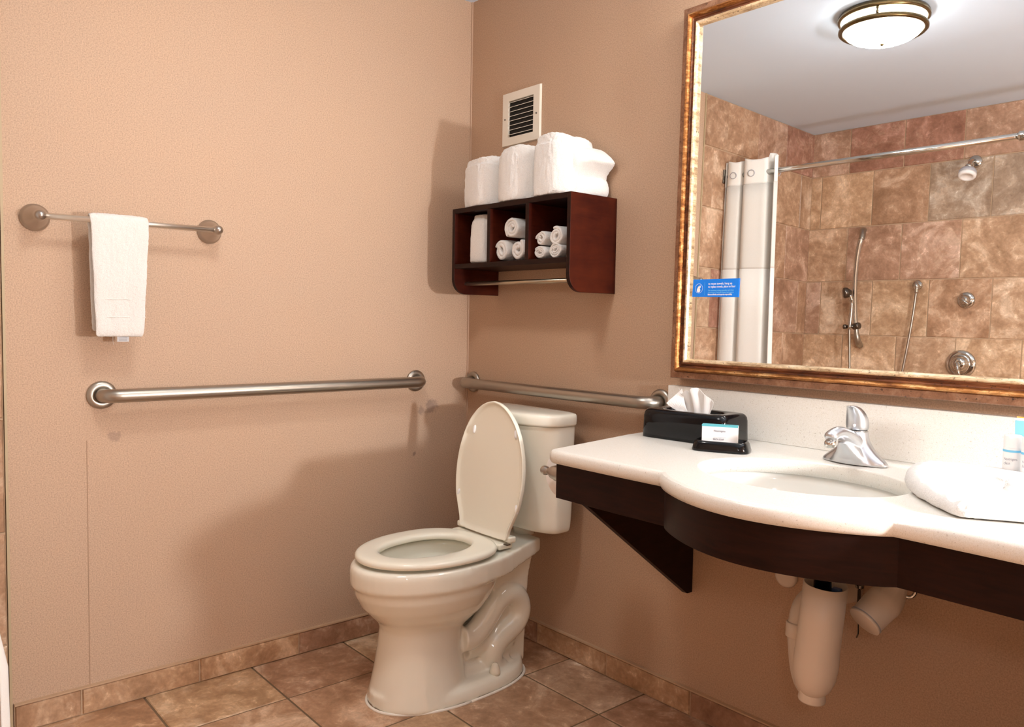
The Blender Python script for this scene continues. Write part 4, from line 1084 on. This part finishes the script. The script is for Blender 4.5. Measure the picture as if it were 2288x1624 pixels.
# ------------------------------------------------------------------ shower fittings (seen in the mirror)
YW = YS+.0042
def hand_shower():
    t = thing('hand_shower_rail', 'curved chrome slide rail on the tiled shower wall', 'shower rail', (.31, YW, 1.05))
    P = spline([(.314,YW+.002,1.655),(.322,YW+.030,1.650),(.331,-2.405,1.612),(.322,-2.398,1.57),(.313,-2.396,1.472),(.312,-2.396,1.331),(.320,-2.398,1.213),(.327,-2.400,1.150)], 6)
    MB().tube(P, .0125, n=18).go('rail', M_chrome, t, smooth=True)
    MB().tube(P[2:15], .0150, n=18).go('upper_sleeve', M_steel, t, smooth=True)
    MB().tube(spline([(.327,-2.400,1.158),(.331,-2.402,1.11),(.336,-2.412,1.07),(.330,YW+.01,1.045)], 5), [.0125]*6+[.015]*6+[.0165]*4, n=18).go('lower_mount', M_steel, t, smooth=True)
    MB().lathe([(.0135,-.018),(.0175,-.015),(.0175,.018),(.013,.021)], (.334,-2.390,1.146), axis=(.9,.3,.15), n=24).tube([(.335,-2.39,1.146),(.295,-2.365,1.141)], .009, n=14).lathe([(.004,-.010),(.0125,-.008),(.0125,.004),(.005,.008)], (.290,-2.36,1.141), axis=(1,0,0), n=20).go('slider', M_dark, t, smooth=True)
    h = thing('hand_shower', 'handheld shower wand with dark round head hung on the slide rail', 'hand shower', (.30,-2.36,1.13))
    MB().lathe([(.0005,-.011),(.020,-.0105),(.0270,-.007),(.0285,.000),(.0270,.012),(.0170,.026),(.010,.034)], (.288,-2.340,1.317), axis=(.75,-.55,.12), n=32).go('head', M_dark, h, smooth=True)
    MB().tube(spline([(.308,-2.356,1.308),(.316,-2.362,1.27),(.315,-2.362,1.20),(.312,-2.360,1.128)], 5), [.012]*5+[.0085]*6+[.009]*5, n=16).go('handle', M_chrome, h, smooth=True)
    P = spline([(.312,-2.360,1.135),(.318,-2.360,1.047),(.325,-2.362,.911),(.332,-2.375,.70),(.36,-2.40,.52),(.43,-2.42,.46),(.50,-2.43,.55),(.540,-2.43,.72),(.564,-2.43,.91),(.587,-2.43,1.081),(.602,-2.43,1.217),(.611,-2.430,1.325)], 8)
    MB().tube(P, .0058, n=10).go('hose', M_steel, h, smooth=True)
    e = thing('hose_outlet', 'chrome round hose outlet elbow on the tiled shower wall', 'shower fitting', (.6, YW, 1.36))
    MB().lathe([(.0245,0),(.0250,.004),(.0215,.010),(.013,.014),(.011,.03)], (.6035,YW,1.3600), axis=(0,1,0), n=30).tube(spline([(.6035,YW+.02,1.360),(.608,-2.432,1.358),(.611,-2.430,1.345),(.611,-2.430,1.318)],4), [.011]*4+[.0125]*4+[.0095]*5, n=16).go('elbow', M_chrome, e, smooth=True)
hand_shower()
def shower_head():
    t = thing('fixed_shower', 'round grey and white shower head on a short chrome arm', 'shower head', (.836, YW, 1.86))
    MB().lathe([(.0310,0),(.0315,.003),(.0285,.007),(.018,.010),(.013,.012)], (.836,YW,1.9445), axis=(0,1,0), n=36).go('flange', M_chrome, t, smooth=True)
    MB().tube(spline([(.836,YW+.005,1.9445),(.838,-2.43,1.944),(.841,-2.39,1.930),(.846,-2.355,1.905)], 5), .0095, n=16).lathe([(.012,-.006),(.0155,0),(.012,.010)], (.846,-2.355,1.905), axis=(.1,.55,-.8), n=20).go('arm', M_chrome, t, smooth=True)
    ax = Vector((.06,.42,-.9)).normalized(); o = Vector((.8475,-2.348,1.897))
    MB().lathe([(.012,0),(.022,.006),(.033,.014),(.0375,.024),(.0385,.036)], o, axis=ax, n=36).go('head_shell', M_greyp, t, smooth=True)
    MB().lathe([(.0385,.0362),(.0378,.046),(.034,.052),(.024,.053),(.023,.050),(.0005,.0495)], o, axis=ax, n=36).go('spray_face', M_white, t, smooth=True, label='white spray face')
shower_head()
def valve(cx, cz, R, lever, label, name):
    t = thing(name, label, 'shower valve', (cx, YW, cz))
    MB().lathe([(R,0),(R,.004),(R*.93,.010),(R*.72,.012),(R*.62,.013),(R*.56,.018),(R*.50,.032),(R*.40,.040),(R*.20,.043),(.0005,.0435)], (cx,YW,cz), axis=(0,1,0), n=44).go('escutcheon', M_chrome, t, smooth=True)
    a = Vector((cx,YW+.043,cz)); d = Vector(lever)
    MB().tube([a, a+Vector((0,.008,0)), a+d*.35+Vector((0,.016,0)), a+d*.75+Vector((0,.016,0)), a+d+Vector((0,.012,0))], [.011,.0115,.0085,.0070,.0060], n=16).go('lever', M_chrome, t, smooth=True)
valve(.8340, 1.2830, .0390, (.030,0,-.024), 'smaller round chrome diverter valve above the larger valve', 'diverter_valve')
valve(.8270, .9740, .0680, (.018,0,-.062), 'large dark round mixing valve with lever on the shower wall', 'mixing_valve')
